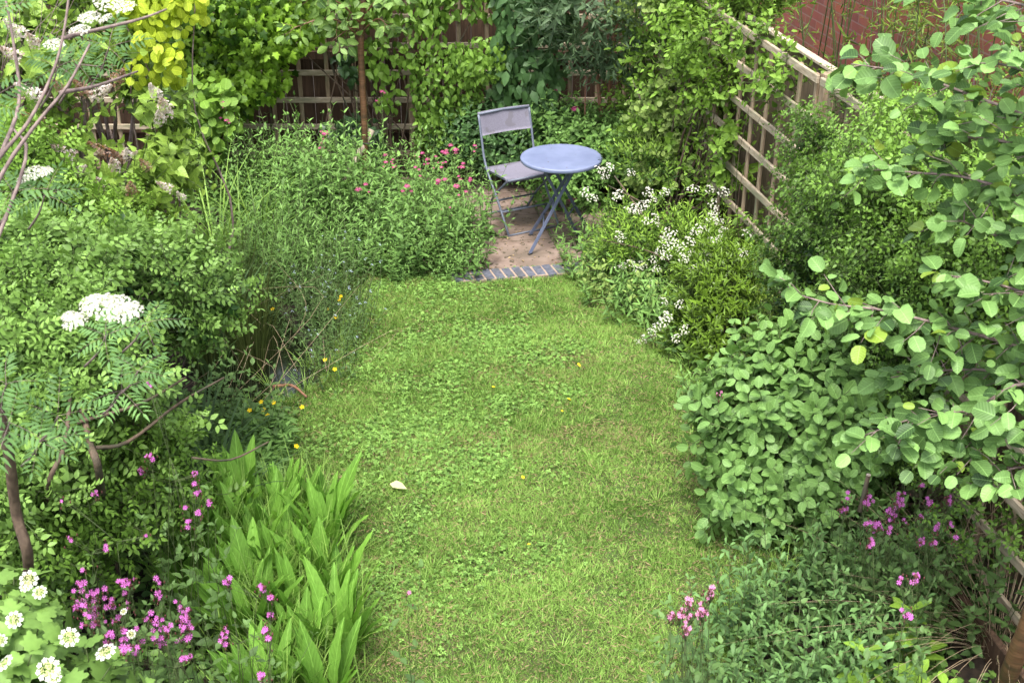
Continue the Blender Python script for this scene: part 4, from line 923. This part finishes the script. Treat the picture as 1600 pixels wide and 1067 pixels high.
# campion: leafy clumps topped with pink flowers
CP_ = [herb_proto(10, .48, OVATE, .085, 'campion', spread=.15, lean=.35, pairs=5, a0=80, a1=45) for _ in range(4)]
leftbed = [(100, 860), (260, 760), (420, 700), (430, 660), (330, 640), (180, 700), (60, 820)]
place_herbs('campion_plant', 'leafy campion without open flowers in the shade of the wild rose', 'plant', 'leafy campions on the left', CP_, spots_poly(leftbed, 26, .15), smin=.55, smax=.95)
DEFER = []
def campions(*a, **k): DEFER.append((a, k))
def campions_now(label, base_px, pts, kind, dmin, H0=.5, s=1.):
    b0 = PZ(*base_px); rt = root('campion_plant', label, 'plant', b0); ts = []; k = 0
    for c in range(0, len(pts), 4):
        E = [lift(PD(x, y, d), .5, .02) for x, y, d in pts[c:c+4]]; j = np.mean(E, 0)-[0, 0, .05]; q = b0+np.array([(j[0]-b0[0])*.8+rng.normal()*.06, (j[1]-b0[1])*.85+rng.normal()*.06, 0]); q[2] = 0
        ts.append(setmi(tube(smoothpath([q, q*.5+j*.5+rng.normal(size=3)*.02, j]), .0018, .0012, 4), 1))
        for _ in range(2): s_ = sprig(OVATE, 10, max(.12, j[2]*rng.uniform(.7, 1.)), .07, 'opp', 85, 45); ts.append(inst(s_, frames([j-q+rng.normal(size=3)*.05]), [1.], [q+rng.normal(size=3)*[.03, .03, 0]]))
        for e in E:
            for _ in range(2):
                bd = e+rng.normal(size=3)*[.012, .012, .012]-[0, 0, .012]; ts.append(setmi(tube([bd, bd+[0, 0, .009]], .0032, .0014, 5), 2)); ts.append(setmi(tube([j, bd], .0008, .0006, 3), 1))
            ts.append(setmi(tube(smoothpath([j, j*.5+e*.5+rng.normal(size=3)*.008, e-[0, 0, .005]]), .0010, .0008, 3), 1)); addflower(kind, e, rt, (rng.normal()*.6, -.9+rng.normal()*.3, .7), s*rng.uniform(.6, 1.2))
    part('foliage', join(ts), [G['campion'], M['stem'], M['calyx']], rt); return rt
def scat(cs): return [(x+rng.normal()*r*.5, y+rng.normal()*r, d+rng.normal()*.06) for x, y, r, n, d in cs for _ in range(int(n*1.5+.5))]
FM['pink'] = FM['campion']
campions('campion with the densest mass of bright pink flowers at the lower left', (150, 1120), scat([(133, 925, 15, 9, 4.1), (150, 950, 17, 13, 4.1), (124, 940, 12, 4, 4.1), (170, 992, 9, 4, 4.05), (200, 920, 15, 9, 4.2), (178, 948, 9, 6, 4.1)]), 'pink', 4, s=1.1)
campions('campion with loose pink flower spikes right of the densest pink clump', (260, 1130), scat([(250, 920, 10, 4, 4.2), (245, 985, 9, 5, 4.1), (262, 988, 9, 4, 4.1), (287, 965, 15, 11, 4.15), (290, 990, 8, 4, 4.1), (195, 998, 9, 5, 4.0), (232, 965, 6, 2, 4.1), (215, 1000, 8, 3, 4.1), (193, 1020, 4, 1, 4.0), (292, 1025, 6, 3, 4.0), (253, 1005, 7, 3, 4.1)]), 'pink', 4, s=1.1)
campions('campion with small single flowers in front of the dock leaves', (380, 1140), scat([(357, 910, 3, 3, 4.3), (410, 918, 4, 3, 4.2), (425, 935, 3, 2, 4.2), (420, 957, 3, 2, 4.2), (415, 985, 4, 3, 4.1), (352, 990, 5, 3, 4.1), (350, 1000, 3, 1, 4.1), (410, 1055, 5, 3, 4.0), (423, 995, 3, 2, 4.1)]), 'pink', 4)
campions('sparse campion with a few dots of pink in the left shade', (230, 900), scat([(235, 715, 4, 3, 4.9), (222, 735, 4, 3, 4.9), (305, 742, 4, 2, 4.8), (303, 756, 3, 2, 4.8), (308, 770, 4, 3, 4.8), (327, 785, 3, 2, 4.8), (150, 770, 3, 2, 4.6), (98, 782, 1, 1, 4.5), (230, 836, 2, 1, 4.4), (165, 856, 3, 2, 4.3), (112, 842, 2, 1, 4.3), (312, 803, 3, 2, 4.6), (295, 815, 4, 3, 4.6), (290, 790, 3, 1, 4.6), (235, 602, 2, 1, 5.2)]), 'pink', 4)
campions('campion with one flower that leans out over the lawn', (560, 960), [(638, 925, 4.35), (565, 640+260, 4.4)][:1], 'pale', 4)

# dock leaves
def dock(n, H, w=1.):
    ts = []
    for i in range(n):
        a = rng.uniform(0, 2*pi); le = rng.uniform(.02, .5); d = np.array([[cos(a)*le, sin(a)*le, 1]]); Lf = H*rng.uniform(.65, 1.15)
        st = Lf*.25; sd = nrm(d[0]); base = np.array([cos(a), sin(a), 0])*.03
        nr_ = np.array([[-cos(a)*.9, -sin(a)*.9, .6]])+rng.normal(size=(1, 3))*.35; R = leafR(d, nr_)
        t = inst(DOCK, R, [[Lf*w*rng.uniform(.8, 1.2), Lf*.8, Lf*.8]], [base+sd*st], [rng.normal()*.2]); ts.append(t); ts.append(setmi(tube([base, base+sd*st*1.05], .004, .003, 5), 1))
    return join(ts)
DK = [mesh('leaves', dock(19, .37, .85), [G['dock'], M['stem']]) for _ in range(5)]
dpoly = [(260, 890), (340, 840), (450, 810), (515, 840), (535, 940), (545, 1060), (500, 1150), (430, 1150), (390, 1060), (310, 960)]
for i, p in enumerate(spots_poly(dpoly, 27, .15)):
    r = root('dock_plant', 'bright green dock with long upright leaves along the left edge of the lawn', 'plant', p, 'docks on the left edge of the lawn', rng.uniform(0, 6.28), rng.uniform(.8, 1.15)); ob('leaves', DK[i % 5], r); splat_me(DK[i % 5], r, r.rotation_euler[2], r.scale[0])
t = tuft(1500, .40, .006, .02, .35, .6, 5); sp2 = spots_poly(dpoly, 90, .07); a_ = np.array(sp2)[rng.integers(len(sp2), size=1500)]+rng.normal(size=(1500, 3))*[.06, .06, 0]
t.v += np.repeat(a_, 12, 0); tag(ob('tall_grass', mesh('tall_grass', t, G['long_grass'])), 'tall thin grass growing among the dock leaves', 'grass', kind='stuff')
# guelder rose in the bottom left corner
GS = [sprig(GUEL, 6, .12, .085, 'opp', 90, 60, .2, .3, .003, .1, tipt=.4) for _ in range(4)]
gb_ = [(0, 1010, 3.85, .15, .2, .10), (50, 1090, 3.8, .16, .2, .12), (-40, 1090, 3.6, .2, .2, .14), (110, 1150, 3.6, .16, .2, .12), (20, 1160, 3.5, .2, .2, .14)]
rt = shrub('guelder_rose', 'guelder rose with lobed leaves and flat white flower rings in the bottom left corner', 'shrub', PY(60, 1100, 3.7)*[1, 1, 0], [np.concatenate([PD(b[0], b[1], b[2]), b[3:6]]) for b in gb_], GS, 200, 'guelder', up=.9, jit=.35, depth=.15)
for x, y, s in ((45, 905, 1.), (62, 925, .8), (22, 968, .9), (8, 1035, .9), (108, 995, 1.0), (165, 1018, 1.1), (75, 1045, 1.2), (0, 955+45, .7), (85, 1058, .7), (193, 955, .4), (205, 990, .5), (40, 915, .7)):
    addflower('guelder', lift(PD(x, y, 3.75), .7, .015, 2), rt, (rng.normal()*.3, -.5+rng.normal()*.25, 1), s*.62)

# ================================================================== RIGHT SIDE
AS = [sprig(leaf([.2, .5, .8], [.8, 1, .7], .36, .15, .1), 8, .17, .056, 'alt', 80, 40, .1, .3, .002, .25, tipt=.4) for _ in range(5)]
shrub('amelanchier', 'tall shrub with pale round yellow-green leaves in front of the fence corner', 'shrub', PY(1060, 330, 9.1)*[1, 1, 0], blobs_px([(1050, 60, 8.9, .26, .25, .3), (1040, 150, 8.9, .28, .25, .3), (1070, 200, 8.8, .3, .25, .3), (1050, 270, 8.7, .25, .25, .25), (1105, 120, 8.9, .22, .2, .25), (1030, 0, 9.0, .2, .2, .25), (985, 135, 8.8, .12, .1, .08)]), AS, 720, 'amelanchier', bark='grey_bark', r=.014, up=.6, depth=.35, gap=-.35)
NS = [sprig(LANCE, 14, .24, .07, 'alt', 60, 20, .1, .3, .002, .1) for _ in range(4)]
shrub('spindle_shrub', 'fresh upright light green shoots above the far end of the right fence', 'shrub', FP(1.9, -.25), blobs_px([(1120, 20, 8.9, .30, .3, .2), (1175, -5, 8.4, .18, .2, .2), (1100, 50, 9.2, .22, .25, .18), (1150, 50, 8.7, .12, .15, .12)]), NS, 520, 'spindle', up=1.2, jit=.25)
CS = [sprig(OVATE, 9, .18, .062, 'alt', 85, 40, .1, .3, .002, .25) for _ in range(5)]
def fblob(s, z, rs, rz, off=-.1, rn=.16): c = FP(s, off, z); return np.array([c[0], c[1], c[2], rn+.05, rs, rz])
shrub('trellis_climber', 'light green climber hanging on the far half of the right-hand trellis', 'climber', FP(1.5, -.1), [fblob(.9, 1.2, .35, .3), fblob(1.4, 1.5, .35, .25), fblob(1.6, 1.0, .3, .3), fblob(1.1, .7, .35, .3), fblob(2.1, 1.62, .3, .16), fblob(2.35, 1.2, .14, .2, -.05, .06), fblob(2.4, .85, .14, .16, -.05, .06), fblob(2.05, 1.4, .2, .2), fblob(2.2, .6, .16, .12, -.05, .08), fblob(.5, .6, .3, .35), fblob(1.7, .4, .3, .25), fblob(.5, 1.6, .3, .2)], CS, 900, 'spindle', up=.2, jit=.5, depth=.3, gap=-.3)
shrub('trellis_tuft', 'leafy shoots poking over the top rail of the bare trellis panel', 'climber', FP(2.9, -.05), [fblob(2.75, 1.72, .10, .12, -.02, .04), fblob(3.2, 1.6, .08, .12, -.02, .04), fblob(2.95, .45, .12, .12, -.04, .05)], CS, 90, 'spindle', r=.004, nl=1)
# rambling rose mound
SS = [sprig(pinnate(OVATE, 2, .055, .030, .15), 8, .20, 1., 'alt', 75, 35, .1, .3, .002, .3, tipt=.55) for _ in range(5)]
rm = [fblob(4.0, 1.5, .2, .28, .02, .14), fblob(4.25, 1.50, .32, .30, .12, .24), fblob(4.8, 1.60, .4, .26, .2, .34), fblob(5.4, 1.62, .45, .24, .3, .40), fblob(4.55, 1.12, .35, .38, -.05, .24), fblob(5.1, 1.15, .4, .34, -.1, .28), fblob(5.8, 1.45, .4, .34, .1, .34), fblob(4.4, .75, .3, .3, -.1, .2)]
shrub('rambling_rose', 'big billowing mound of small-leaved rambling rose over the right fence', 'shrub', FP(4.4, -.15), rm, SS, 2500, 'rose_dark', up=.5, jit=.5, depth=.3, lump=.4, gap=-.45, nf=8, r=.014, nl=3, tt=.35, hz=.5)
# box-like small leaved shrub below it
BS = [sprig(OVATE, 14, .13, .026, 'opp', 75, 30, .05, .3, .0018, .2, tipt=.7) for _ in range(5)]
bx = [(1290, 410, 6.9, .34, .3, .22), (1230, 440, 7.0, .26, .3, .22), (1340, 470, 6.5, .34, .3, .26), (1260, 510, 6.6, .32, .3, .26)]
shrub('box_shrub', 'dark fine-leaved shrub with yellowish tips in front of the trellis, right of the white blossom', 'shrub', PY(1270, 560, 6.9)*[1, 1, 0], blobs_px(bx), BS, 1500, 'box', up=.6, jit=.4, depth=.25, gap=-.35, lump=.4, nf=8, tt=.3)
PS = [sprig(OVATE, 9, .2, .06, 'opp', 85, 40, .1, .3, .002, .3) for _ in range(4)]
shrub('privet', 'loose oval-leaved shrub with two bare upright stems below the rambling rose', 'shrub', PY(1380, 520, 6.0)*[1, 1, 0], blobs_px([(1400, 330, 6.1, .35, .3, .25), (1480, 400, 5.9, .35, .3, .3), (1560, 440, 5.6, .35, .3, .3), (1450, 520, 5.9, .4, .3, .25), (1540, 560, 5.4, .35, .3, .3), (1330, 560, 6.1, .25, .25, .2)]), PS, 560, 'rose_dark', up=.5, depth=.3, gap=-.2)
st_ = root('sapling', 'two straight brown stems rising through the dark gap under the rambling rose', 'sapling', PY(1368, 500, 5.9)*[1, 1, 0])
part('stems', join([tube([PY(1368, 440, 5.9)*[1, 1, 0], PY(1370, 360, 5.9)], .010, .007, 6), tube([PY(1396, 410, 5.9)*[1, 1, 0]+[.05, 0, 0], PY(1378, 340, 5.9)], .009, .006, 6)]), M['bark'], st_)

# evergreen with whorled glossy leaves
ES = [sprig(LANCE, 10, .13, .062, 'alt', 75, 35, .3, .25, .003, .1, tipt=.55) for _ in range(5)]
ev = [(1140, 480, 7.0, .32, .3, .26), (1180, 450, 7.2, .26, .3, .22), (1110, 540, 6.8, .22, .25, .2), (1170, 545, 6.7, .28, .3, .24), (1130, 430, 7.4, .24, .3, .18)]
shrub('choisya', 'glossy dark evergreen with yellow-green tips at the right edge of the lawn', 'shrub', PY(1140, 600, 7.0)*[1, 1, 0], blobs_px(ev), ES, 1000, 'choisya', up=.7, jit=.4, depth=.25, gap=-.35, lump=.35, nf=8, tt=.35)
# white-flowering thorn
TS = [sprig(LANCE, 11, .14, .045, 'alt', 65, 20, .1, .3, .002, .15, tipt=.8) for _ in range(5)]
th = [(950, 285, 8.3, .22, .22, .14), (1030, 295, 8.1, .3, .28, .17), (1085, 315, 8.0, .26, .28, .18), (1020, 360, 7.9, .32, .28, .2), (1090, 385, 7.7, .26, .25, .18), (980, 395, 7.9, .2, .22, .16), (1010, 262, 8.5, .18, .2, .10)]
tb_ = PY(1120, 520, 7.5)*[1, 1, 0]
lmb = join([tube(smoothpath([tb_, PY(1100, 450, 7.6), PY(1045, 400, 7.75), PY(1000, 330, 7.95), PY(960, 275, 8.1)]), .018, .005, 7, .05), tube(smoothpath([PY(1045, 400, 7.75), PY(1020, 330, 7.9), PY(950, 290, 8.1)]), .009, .003, 6), tube(smoothpath([PY(1100, 450, 7.6), PY(1120, 380, 7.7), PY(1110, 320, 7.9)]), .010, .004, 6), tube(smoothpath([PY(1090, 440, 7.6), PY(1020, 395, 7.6), PY(940, 375, 7.7)]), .008, .003, 6), tube(smoothpath([tb_, PY(1100, 520, 7.2), PY(1060, 510, 7.0), PY(1010, 530, 6.8)]), .010, .003, 6)])
fl = [(1057, 380), (1065, 392), (1045, 385), (1075, 378), (1035, 375), (1052, 368), (1068, 405), (1080, 395), (1040, 400), (1030, 392), (975, 415), (985, 412), (995, 417), (1003, 415), (967, 418), (1020, 405), (1025, 420), (990, 325), (1002, 322), (1012, 318), (982, 328), (1018, 312), (995, 330), (962, 308), (968, 303), (1038, 300), (1115, 318), (1118, 330), (1122, 345), (1110, 340), (1095, 357), (1085, 362), (1130, 360), (1125, 372), (1110, 378), (1100, 395), (1108, 405), (1095, 415), (1085, 420), (1102, 422), (1120, 417), (1010, 345), (1025, 350), (1042, 362), (966, 367), (972, 375), (945, 275), (925, 310), (1012, 300), (1083, 295), (985, 270), (1022, 340), (1020, 443), (1012, 445), (1035, 470), (1040, 495), (1035, 503), (1025, 512), (1015, 522), (1005, 530), (1000, 538), (1070, 514), (1058, 528), (1062, 475), (915, 300), (937, 265), (950, 262), (1108, 296), (1130, 300), (1165, 365), (1160, 395), (1178, 430), (1198, 442)]
thp = []
for x, y in fl: thp.append(PY(x, y, 6.95 if y > 465 else (7.45 if x > 1140 else 8.0-.25*(y > 350)-.15*(y > 400))))
rt = shrub('flowering_thorn', 'white-flowering thorn bush with yellow-green shoots right of the patio', 'shrub', tb_, blobs_px(th), TS, 800, 'thorn', up=.9, jit=.4, depth=.35, gap=-.35, limbset=lmb, flowers=[('thorn', thp[:88], .7)], tt=.3)
# soft green plants at the foot of the thorn
FT = [herb_proto(12, .34, LANCE, .09, 'valerian', spread=.15, lean=.5, pairs=6) for _ in range(3)]+[herb_proto(10, .30, OVATE, .06, 'amelanchier', spread=.12, lean=.4, pairs=5)]
place_herbs('foxglove_seedling', 'soft green leafy plant at the foot of the white thorn bush beside the lawn', 'plant', 'leafy plants at the foot of the thorn', FT, spots_poly([(905, 425), (930, 470), (1010, 520), (1060, 560), (1080, 520), (1020, 460), (960, 400), (915, 380)], 26, .12))

# alder: trunk at the right edge and spreading round-leaved branches
ab = PZ(1560, 1090); rt = root('alder_tree', 'alder with big round ribbed leaves on long branches reaching in from the right', 'tree', ab)
trk = [ab*[1, 1, 0], PD(1590, 1020, 4.6), PD(1640, 880, 4.3), PD(1690, 700, 4.1), PD(1720, 400, 3.9), PD(1740, 100, 3.7), PD(1750, -300, 3.6), PD(1730, -900, 3.5)]
part('trunk', tube(smoothpath(trk), .040, .008, 12, .03), M['cherry_bark'], rt)
AB = [[(1740, 600, 4.2), (1600, 545, 4.3), (1480, 510, 4.3), (1380, 485, 4.3), (1300, 475, 4.3), (1230, 455, 4.3)],
      [(1740, 260, 3.8), (1620, 190, 4.0), (1520, 150, 4.2), (1420, 115, 4.3), (1330, 100, 4.4)],
      [(1740, 60, 3.7), (1640, 20, 3.9), (1560, 0, 4.1), (1480, -10, 4.3)],
      [(1740, 420, 3.9), (1620, 320, 4.1), (1520, 280, 4.2), (1430, 270, 4.3), (1350, 265, 4.4)],
      [(1740, 480, 4.0), (1640, 400, 4.1), (1560, 370, 4.2), (1490, 340, 4.3)],
      [(1740, 700, 4.2), (1640, 620, 4.3), (1550, 580, 4.4), (1460, 580, 4.5), (1390, 590, 4.5)],
      [(1740, 760, 4.3), (1650, 690, 4.3), (1570, 680, 4.3), (1480, 690, 4.4), (1400, 700, 4.4)],
      [(1740, 800, 4.3), (1660, 740, 4.3), (1590, 730, 4.3), (1530, 760, 4.3)],
      [(1700, 560, 4.1), (1620, 470, 4.1), (1540, 440, 4.2), (1480, 430, 4.2)],
      [(1740, 200, 3.7), (1640, 130, 3.8), (1560, 100, 3.9), (1500, 110, 4.0)],
      [(1700, 650, 4.2), (1600, 600, 4.2), (1520, 640, 4.3), (1440, 650, 4.4), (1350, 680, 4.5)],
      [(1700, 240, 3.8), (1610, 230, 4.0), (1530, 215, 4.1), (1460, 220, 4.3)]]
ALD = leaf([.08, .3, .62, .9], [.55, .95, 1, .68], .42, .28, .22, .03)
for i, b in enumerate(AB):
    part('branch', leafy_branch([PD(*p) for p in b], .008, ALD, .072, .032, .22, 5, .5, .1, .8, (-.1, -.55, .1), .1), [G['alder'], M['grey_bark']], rt)

# dogwood by the lawn
DS = [sprig(leaf([.12, .4, .7, .9], [.6, 1, .9, .5], .36, .22, .14), 7, .17, .076, 'opp', 95, 50, .15, .35, .003, .15, tipt=.35) for _ in range(5)]
dw = [(1240, 600, 5.5, .33, .3, .25), (1190, 670, 5.2, .28, .28, .25), (1290, 660, 5.2, .38, .3, .3), (1180, 760, 5.0, .20, .22, .18), (1260, 740, 5.0, .28, .25, .22), (1360, 610, 5.3, .35, .3, .3), (1340, 710, 5.0, .26, .25, .22), (1210, 800, 4.9, .14, .15, .12)]
shrub('dogwood', 'rounded oval-leaved shrub overhanging the right edge of the lawn', 'shrub', PY(1310, 800, 5.1)*[1, 1, 0], blobs_px(dw), DS, 560, 'dogwood', up=.5, jit=.45, depth=.3, gap=-.5, r=.022)
cs = PD(1357, 742, 5.0); s0 = root('cut_stump', 'cut-off bare branch stub with a pale end under the dogwood', 'branch', PD(1345, 780, 5.0)*[1, 1, 0])
part('stub', tube([PD(1343, 800, 5.0), cs], .010, .009, 8), M['bark'], s0); part('cut_end', tube([cs-[0, 0, .001], cs+[0, 0, .003]], .010, .0095, 8), M['pale_fence'], s0)

# bottom right: pink campions, asters, balm
CR = [herb_proto(12, .46, OVATE, .07, 'campion', spread=.16, lean=.3, pairs=6, a0=80, a1=45) for _ in range(4)]
place_herbs('campion_plant', 'leafy campion clump without flowers below the dogwood on the right', 'plant', 'leafy campions at the lower right', CR, spots_poly([(1300, 900), (1450, 880), (1520, 930), (1530, 1010), (1400, 1020), (1310, 980)], 22, .14), smin=.7, smax=1.1)
campions('campion with the brightest cluster of magenta flowers under the dogwood', (1390, 950), scat([(1392, 800, 5, 4, 5.0), (1405, 780, 6, 7, 5.0), (1393, 805, 5, 6, 5.0), (1355, 785, 6, 6, 5.0), (1325, 772, 3, 2, 5.0), (1315, 793, 4, 3, 5.0), (1365, 818, 5, 4, 4.9), (1375, 822, 4, 3, 4.9), (1388, 830, 3, 2, 4.9), (1357, 848, 5, 3, 4.8), (1354, 819, 2, 2, 4.9)]), 'pink', 4, s=1.05)
campions('campion with scattered magenta flowers close to the lower trellis', (1480, 980), scat([(1438, 760, 2, 2, 5.0), (1453, 785, 4, 3, 5.0), (1482, 782, 3, 3, 4.9), (1463, 823, 3, 3, 4.9), (1485, 822, 3, 2, 4.9), (1492, 840, 2, 2, 4.8), (1440, 847, 4, 3, 4.8), (1456, 848, 3, 3, 4.8), (1438, 808, 2, 1, 4.9), (1416, 815, 2, 1, 4.9)]), 'pink', 4)
campions('campion with two separate pink flowers above the broad-leaved balm', (1430, 1040), scat([(1428, 903, 4, 3, 4.5), (1406, 908, 3, 1, 4.5), (1413, 958, 4, 2, 4.3), (1419, 965, 3, 1, 4.3)]), 'pink', 4, s=1.1)
campions('pale pink campion at the bottom edge of the lawn, left of the asters', (1110, 1160), scat([(1052, 958, 5, 4, 4.2), (1063, 958, 5, 5, 4.2), (1075, 942, 4, 4, 4.2), (1078, 960, 3, 2, 4.2), (1097, 950, 6, 6, 4.2), (1110, 922, 4, 5, 4.2), (1072, 980, 6, 5, 4.15), (1104, 930, 4, 2, 4.2), (1092, 962, 4, 2, 4.2)]), 'pale', 4, s=.9)
campions('single pink campion flower at the right edge of the lawn', (1130, 660), [(1122, 614, 6.3), (1128, 612, 6.3), (1123, 617, 6.3)], 'pale', 4, s=.9)
AST = [herb_proto(10, .56, leaf([.3, .5, .75], [.6, .8, 1], .19, .3, .3, .1), .07, 'aster', spread=.13, lean=.4, pairs=8, a0=85, a1=30, low=.22) for _ in range(4)]
place_herbs('aster_plant', 'bluish-green leafy aster clump not yet in flower at the bottom right of the lawn', 'plant', 'aster clumps at the lower right', AST[:3]+[CR[0]]+AST[1:], spots_poly([(1180, 960), (1240, 930), (1310, 930), (1330, 1010), (1350, 1130), (1250, 1250), (1110, 1250), (1090, 1150)], 27, .15), smin=.75, smax=1.1)
BL = [herb_proto(4, .30, OVAL, .12, 'balm', spread=.06, lean=.3, pairs=4, a0=90, a1=60) for _ in range(2)]
for (x, y, d, s, lab) in ((1423, 1085, 4.6, 1.25, 'broad-leaved light green balm beneath two pink flowers'), (1345, 1150, 4.2, 1.2, 'bright green broad-leaved plant at the bottom edge, right of the asters'), (1440, 1160, 4.3, .9, 'small yellow-green plant at the bottom edge near the right corner'), (1390, 1150, 4.2, .8, 'curled-leaved green plant at the bottom edge between two others')):
    p = PZ(x, y); r = root('balm_plant', lab, 'plant', p, None, rng.uniform(0, 6), s); ob('foliage', BL[rng.integers(2)][0], r)
place_herbs('ground_herb', 'low dark green leafy plant by the foot of the dogwood', 'plant', 'low leafy plants under the right-hand shrubs', FT, spots_poly([(1090, 620), (1140, 640), (1160, 760), (1130, 740), (1100, 680)], 12, .1), smin=.5, smax=.9)
b0 = PZ(1560, 1010); rt = root('dry_grass', 'dry thin pale grass blades lying under the alder at the bottom right', 'grass clump', b0)
t = tuft(150, .62, .0028, .12, 1.2, .9, 5); t.v += b0; part('blades', t, M['dry_stem'], rt)
b0 = PZ(1500, 920); rt = root('dry_stems', 'bundle of dry straw-coloured stems leaning on the lower trellis', 'stems', b0)
part('stems', join([tube(smoothpath([b0+[rng.normal()*.06, rng.normal()*.06, 0], b0+[.05+rng.normal()*.06, .02, .25], b0+[.12+rng.normal()*.16, rng.normal()*.1, .5+rng.normal()*.06]]), .0028, .0015, 4) for _ in range(16)]), M['dry_stem'], rt)
# spindly shoots on the lower trellis
shrub('trellis_shoots', 'thin leafy shoots threading the bottom right trellis', 'climber', FP(5.3, -.05), [fblob(4.6, .7, .3, .25, -.03, .08), fblob(5.3, .6, .4, .35, -.03, .08), fblob(5.9, .4, .3, .3, -.03, .08), fblob(4.9, .25, .4, .2, -.03, .08)], SS, 190, 'rose_dark', gap=-.2)

# bamboo beyond the fence in front of the brick wall
MS = [sprig(NARROW, 9, .30, .11, 'alt', 70, 25, .2, .2, .0015, .4, jit=.4) for _ in range(5)]
for i, (s, off) in enumerate(((1.6, .9), (2.6, .95), (3.6, .9), (4.6, .95), (5.6, .9))):
    b0 = FP(s, off); rt = root('bamboo', ('bamboo at the far end of the brick wall', 'second bamboo clump from the far end of the brick wall', 'bamboo clump in front of the middle of the brick wall', 'bamboo clump behind the upper alder branches', 'bamboo clump nearest the right edge of the photo')[i], 'bamboo', b0)
    ts = []; cu = []
    for _ in range(14):
        e = b0+np.array([rng.normal()*.28, rng.normal()*.5, rng.uniform(1.7, 2.9)]); q = b0+np.array([rng.normal()*.15, rng.normal()*.3, 0]); path = smoothpath([q, q*.5+e*.5, e, e+[rng.normal()*.15, rng.normal()*.2, -.05]])
        cu.append(tube(path, .006, .002, 5)); m = 9; Pp = path[np.sort(rng.integers(len(path)*2//5, len(path), m))]+rng.normal(size=(m, 3))*.05
        ts.append(inst(MS[rng.integers(5)], frames(rng.normal(size=(m, 3))+[0, 0, .3]), rng.uniform(.5, 1.1, m), Pp, rng.normal(size=m)*.15))
    part('foliage', join(ts), [G['bamboo'], M['stem']], rt); part('canes', join(cu), M['stem'], rt)

# ================================================================== GROUND COVER UNDER THE PLANTS (uncountable)
def cover(label, poly, n, mat, H=.12, size=.05, lt=OVATE):
    A = np.array([PZ(*p) for p in poly])[:, :2]; P = rng.uniform(A.min(0), A.max(0), (n*4, 2)); P = P[inpoly(P, A)]; nz = Noise(4)
    P = np.column_stack([P, np.zeros(len(P))]); P = P[nz(P) > -.55][:n]; P[:, 2] = rng.uniform(.01, 1, len(P))**1.3*H*(1+.5*Noise(5)(P))+.008
    a = rng.normal(size=(len(P), 3)); a[:, 2] = .2
    t = inst(lt, leafR(a, rng.normal(size=(len(P), 3))*.45+[0, -.3, 1]), size*rng.uniform(.5, 1.3, len(P)), P, Noise(3)(P)*.2+rng.normal(size=len(P))*.2)
    tag(ob('ground_cover', mesh('ground_cover', t, G[mat])), label, 'ground cover', kind='stuff')
cover('low mixed green weeds covering the left bed between rose and docks', [(-300, 1400), (460, 1400), (520, 1000), (430, 740), (460, 660), (380, 665), (300, 640), (-150, 640)], 9000, 'cover', .16, .05)
cover('dense grassy weeds at the near side of the pond', [(270, 690), (300, 650), (400, 668), (440, 660), (460, 700), (440, 760), (400, 800), (330, 760)], 4200, 'valerian', .14, .06, LANCE)
cover('low green weeds carpeting the back left bed', [(-150, 560), (290, 560), (340, 470), (430, 455), (540, 440), (700, 430), (700, 300), (-50, 300)], 9000, 'cover', .2, .055)
cover('dark low leaves under the shrubs along the right fence', [(910, 420), (960, 300), (1050, 290), (1300, 500), (1700, 1000), (1700, 1300), (1100, 1300), (1150, 1000), (1240, 900), (1150, 760), (1100, 620), (1000, 520)], 8000, 'cover', .10, .05)

for a, k in DEFER: campions_now(*a, **k)

A = np.array([E0+EU*.2, E1+EU*.2, E1+EU*2.0, E0+EU*2.0-EV*.3])[:, :2]; P = rng.uniform(A.min(0), A.max(0), (520, 2)); P = P[inpoly(P, A)]; P = np.column_stack([P, np.full(len(P), .030)])
lit = inst(OVATE, leafR(rng.normal(size=(len(P), 3))*[1, 1, .1], rng.normal(size=(len(P), 3))*.3+[0, 0, 1]), rng.uniform(.008, .03, len(P)), P, rng.normal(size=len(P))*.3)
tag(ob('leaf_litter', mesh('leaf_litter', lit, G['dead'])), 'small dry leaves and petals scattered over the patio', 'leaf litter', kind='stuff')
mp = []
for k in range(-2, 2):
    for _ in range(90): mp.append(J+PV*(k*.6+rng.normal()*.008)+PU*rng.uniform(.15, 1.9))
for _ in range(70): mp.append(E0+EV*rng.uniform(0, np.linalg.norm(E1-E0))+EU*(.18+rng.normal()*.012))
mp = np.array(mp); mp[:, 2] = .024
ms_ = inst(TRI, frames(rng.normal(size=(len(mp), 3))*.4+[0, 0, 1]), rng.uniform(.006, .016, len(mp)), mp, rng.normal(size=len(mp))*.2)
tag(ob('joint_weeds', mesh('joint_weeds', ms_, G['clover'])), 'tiny weeds and moss growing in the patio joints', 'weeds', kind='stuff')
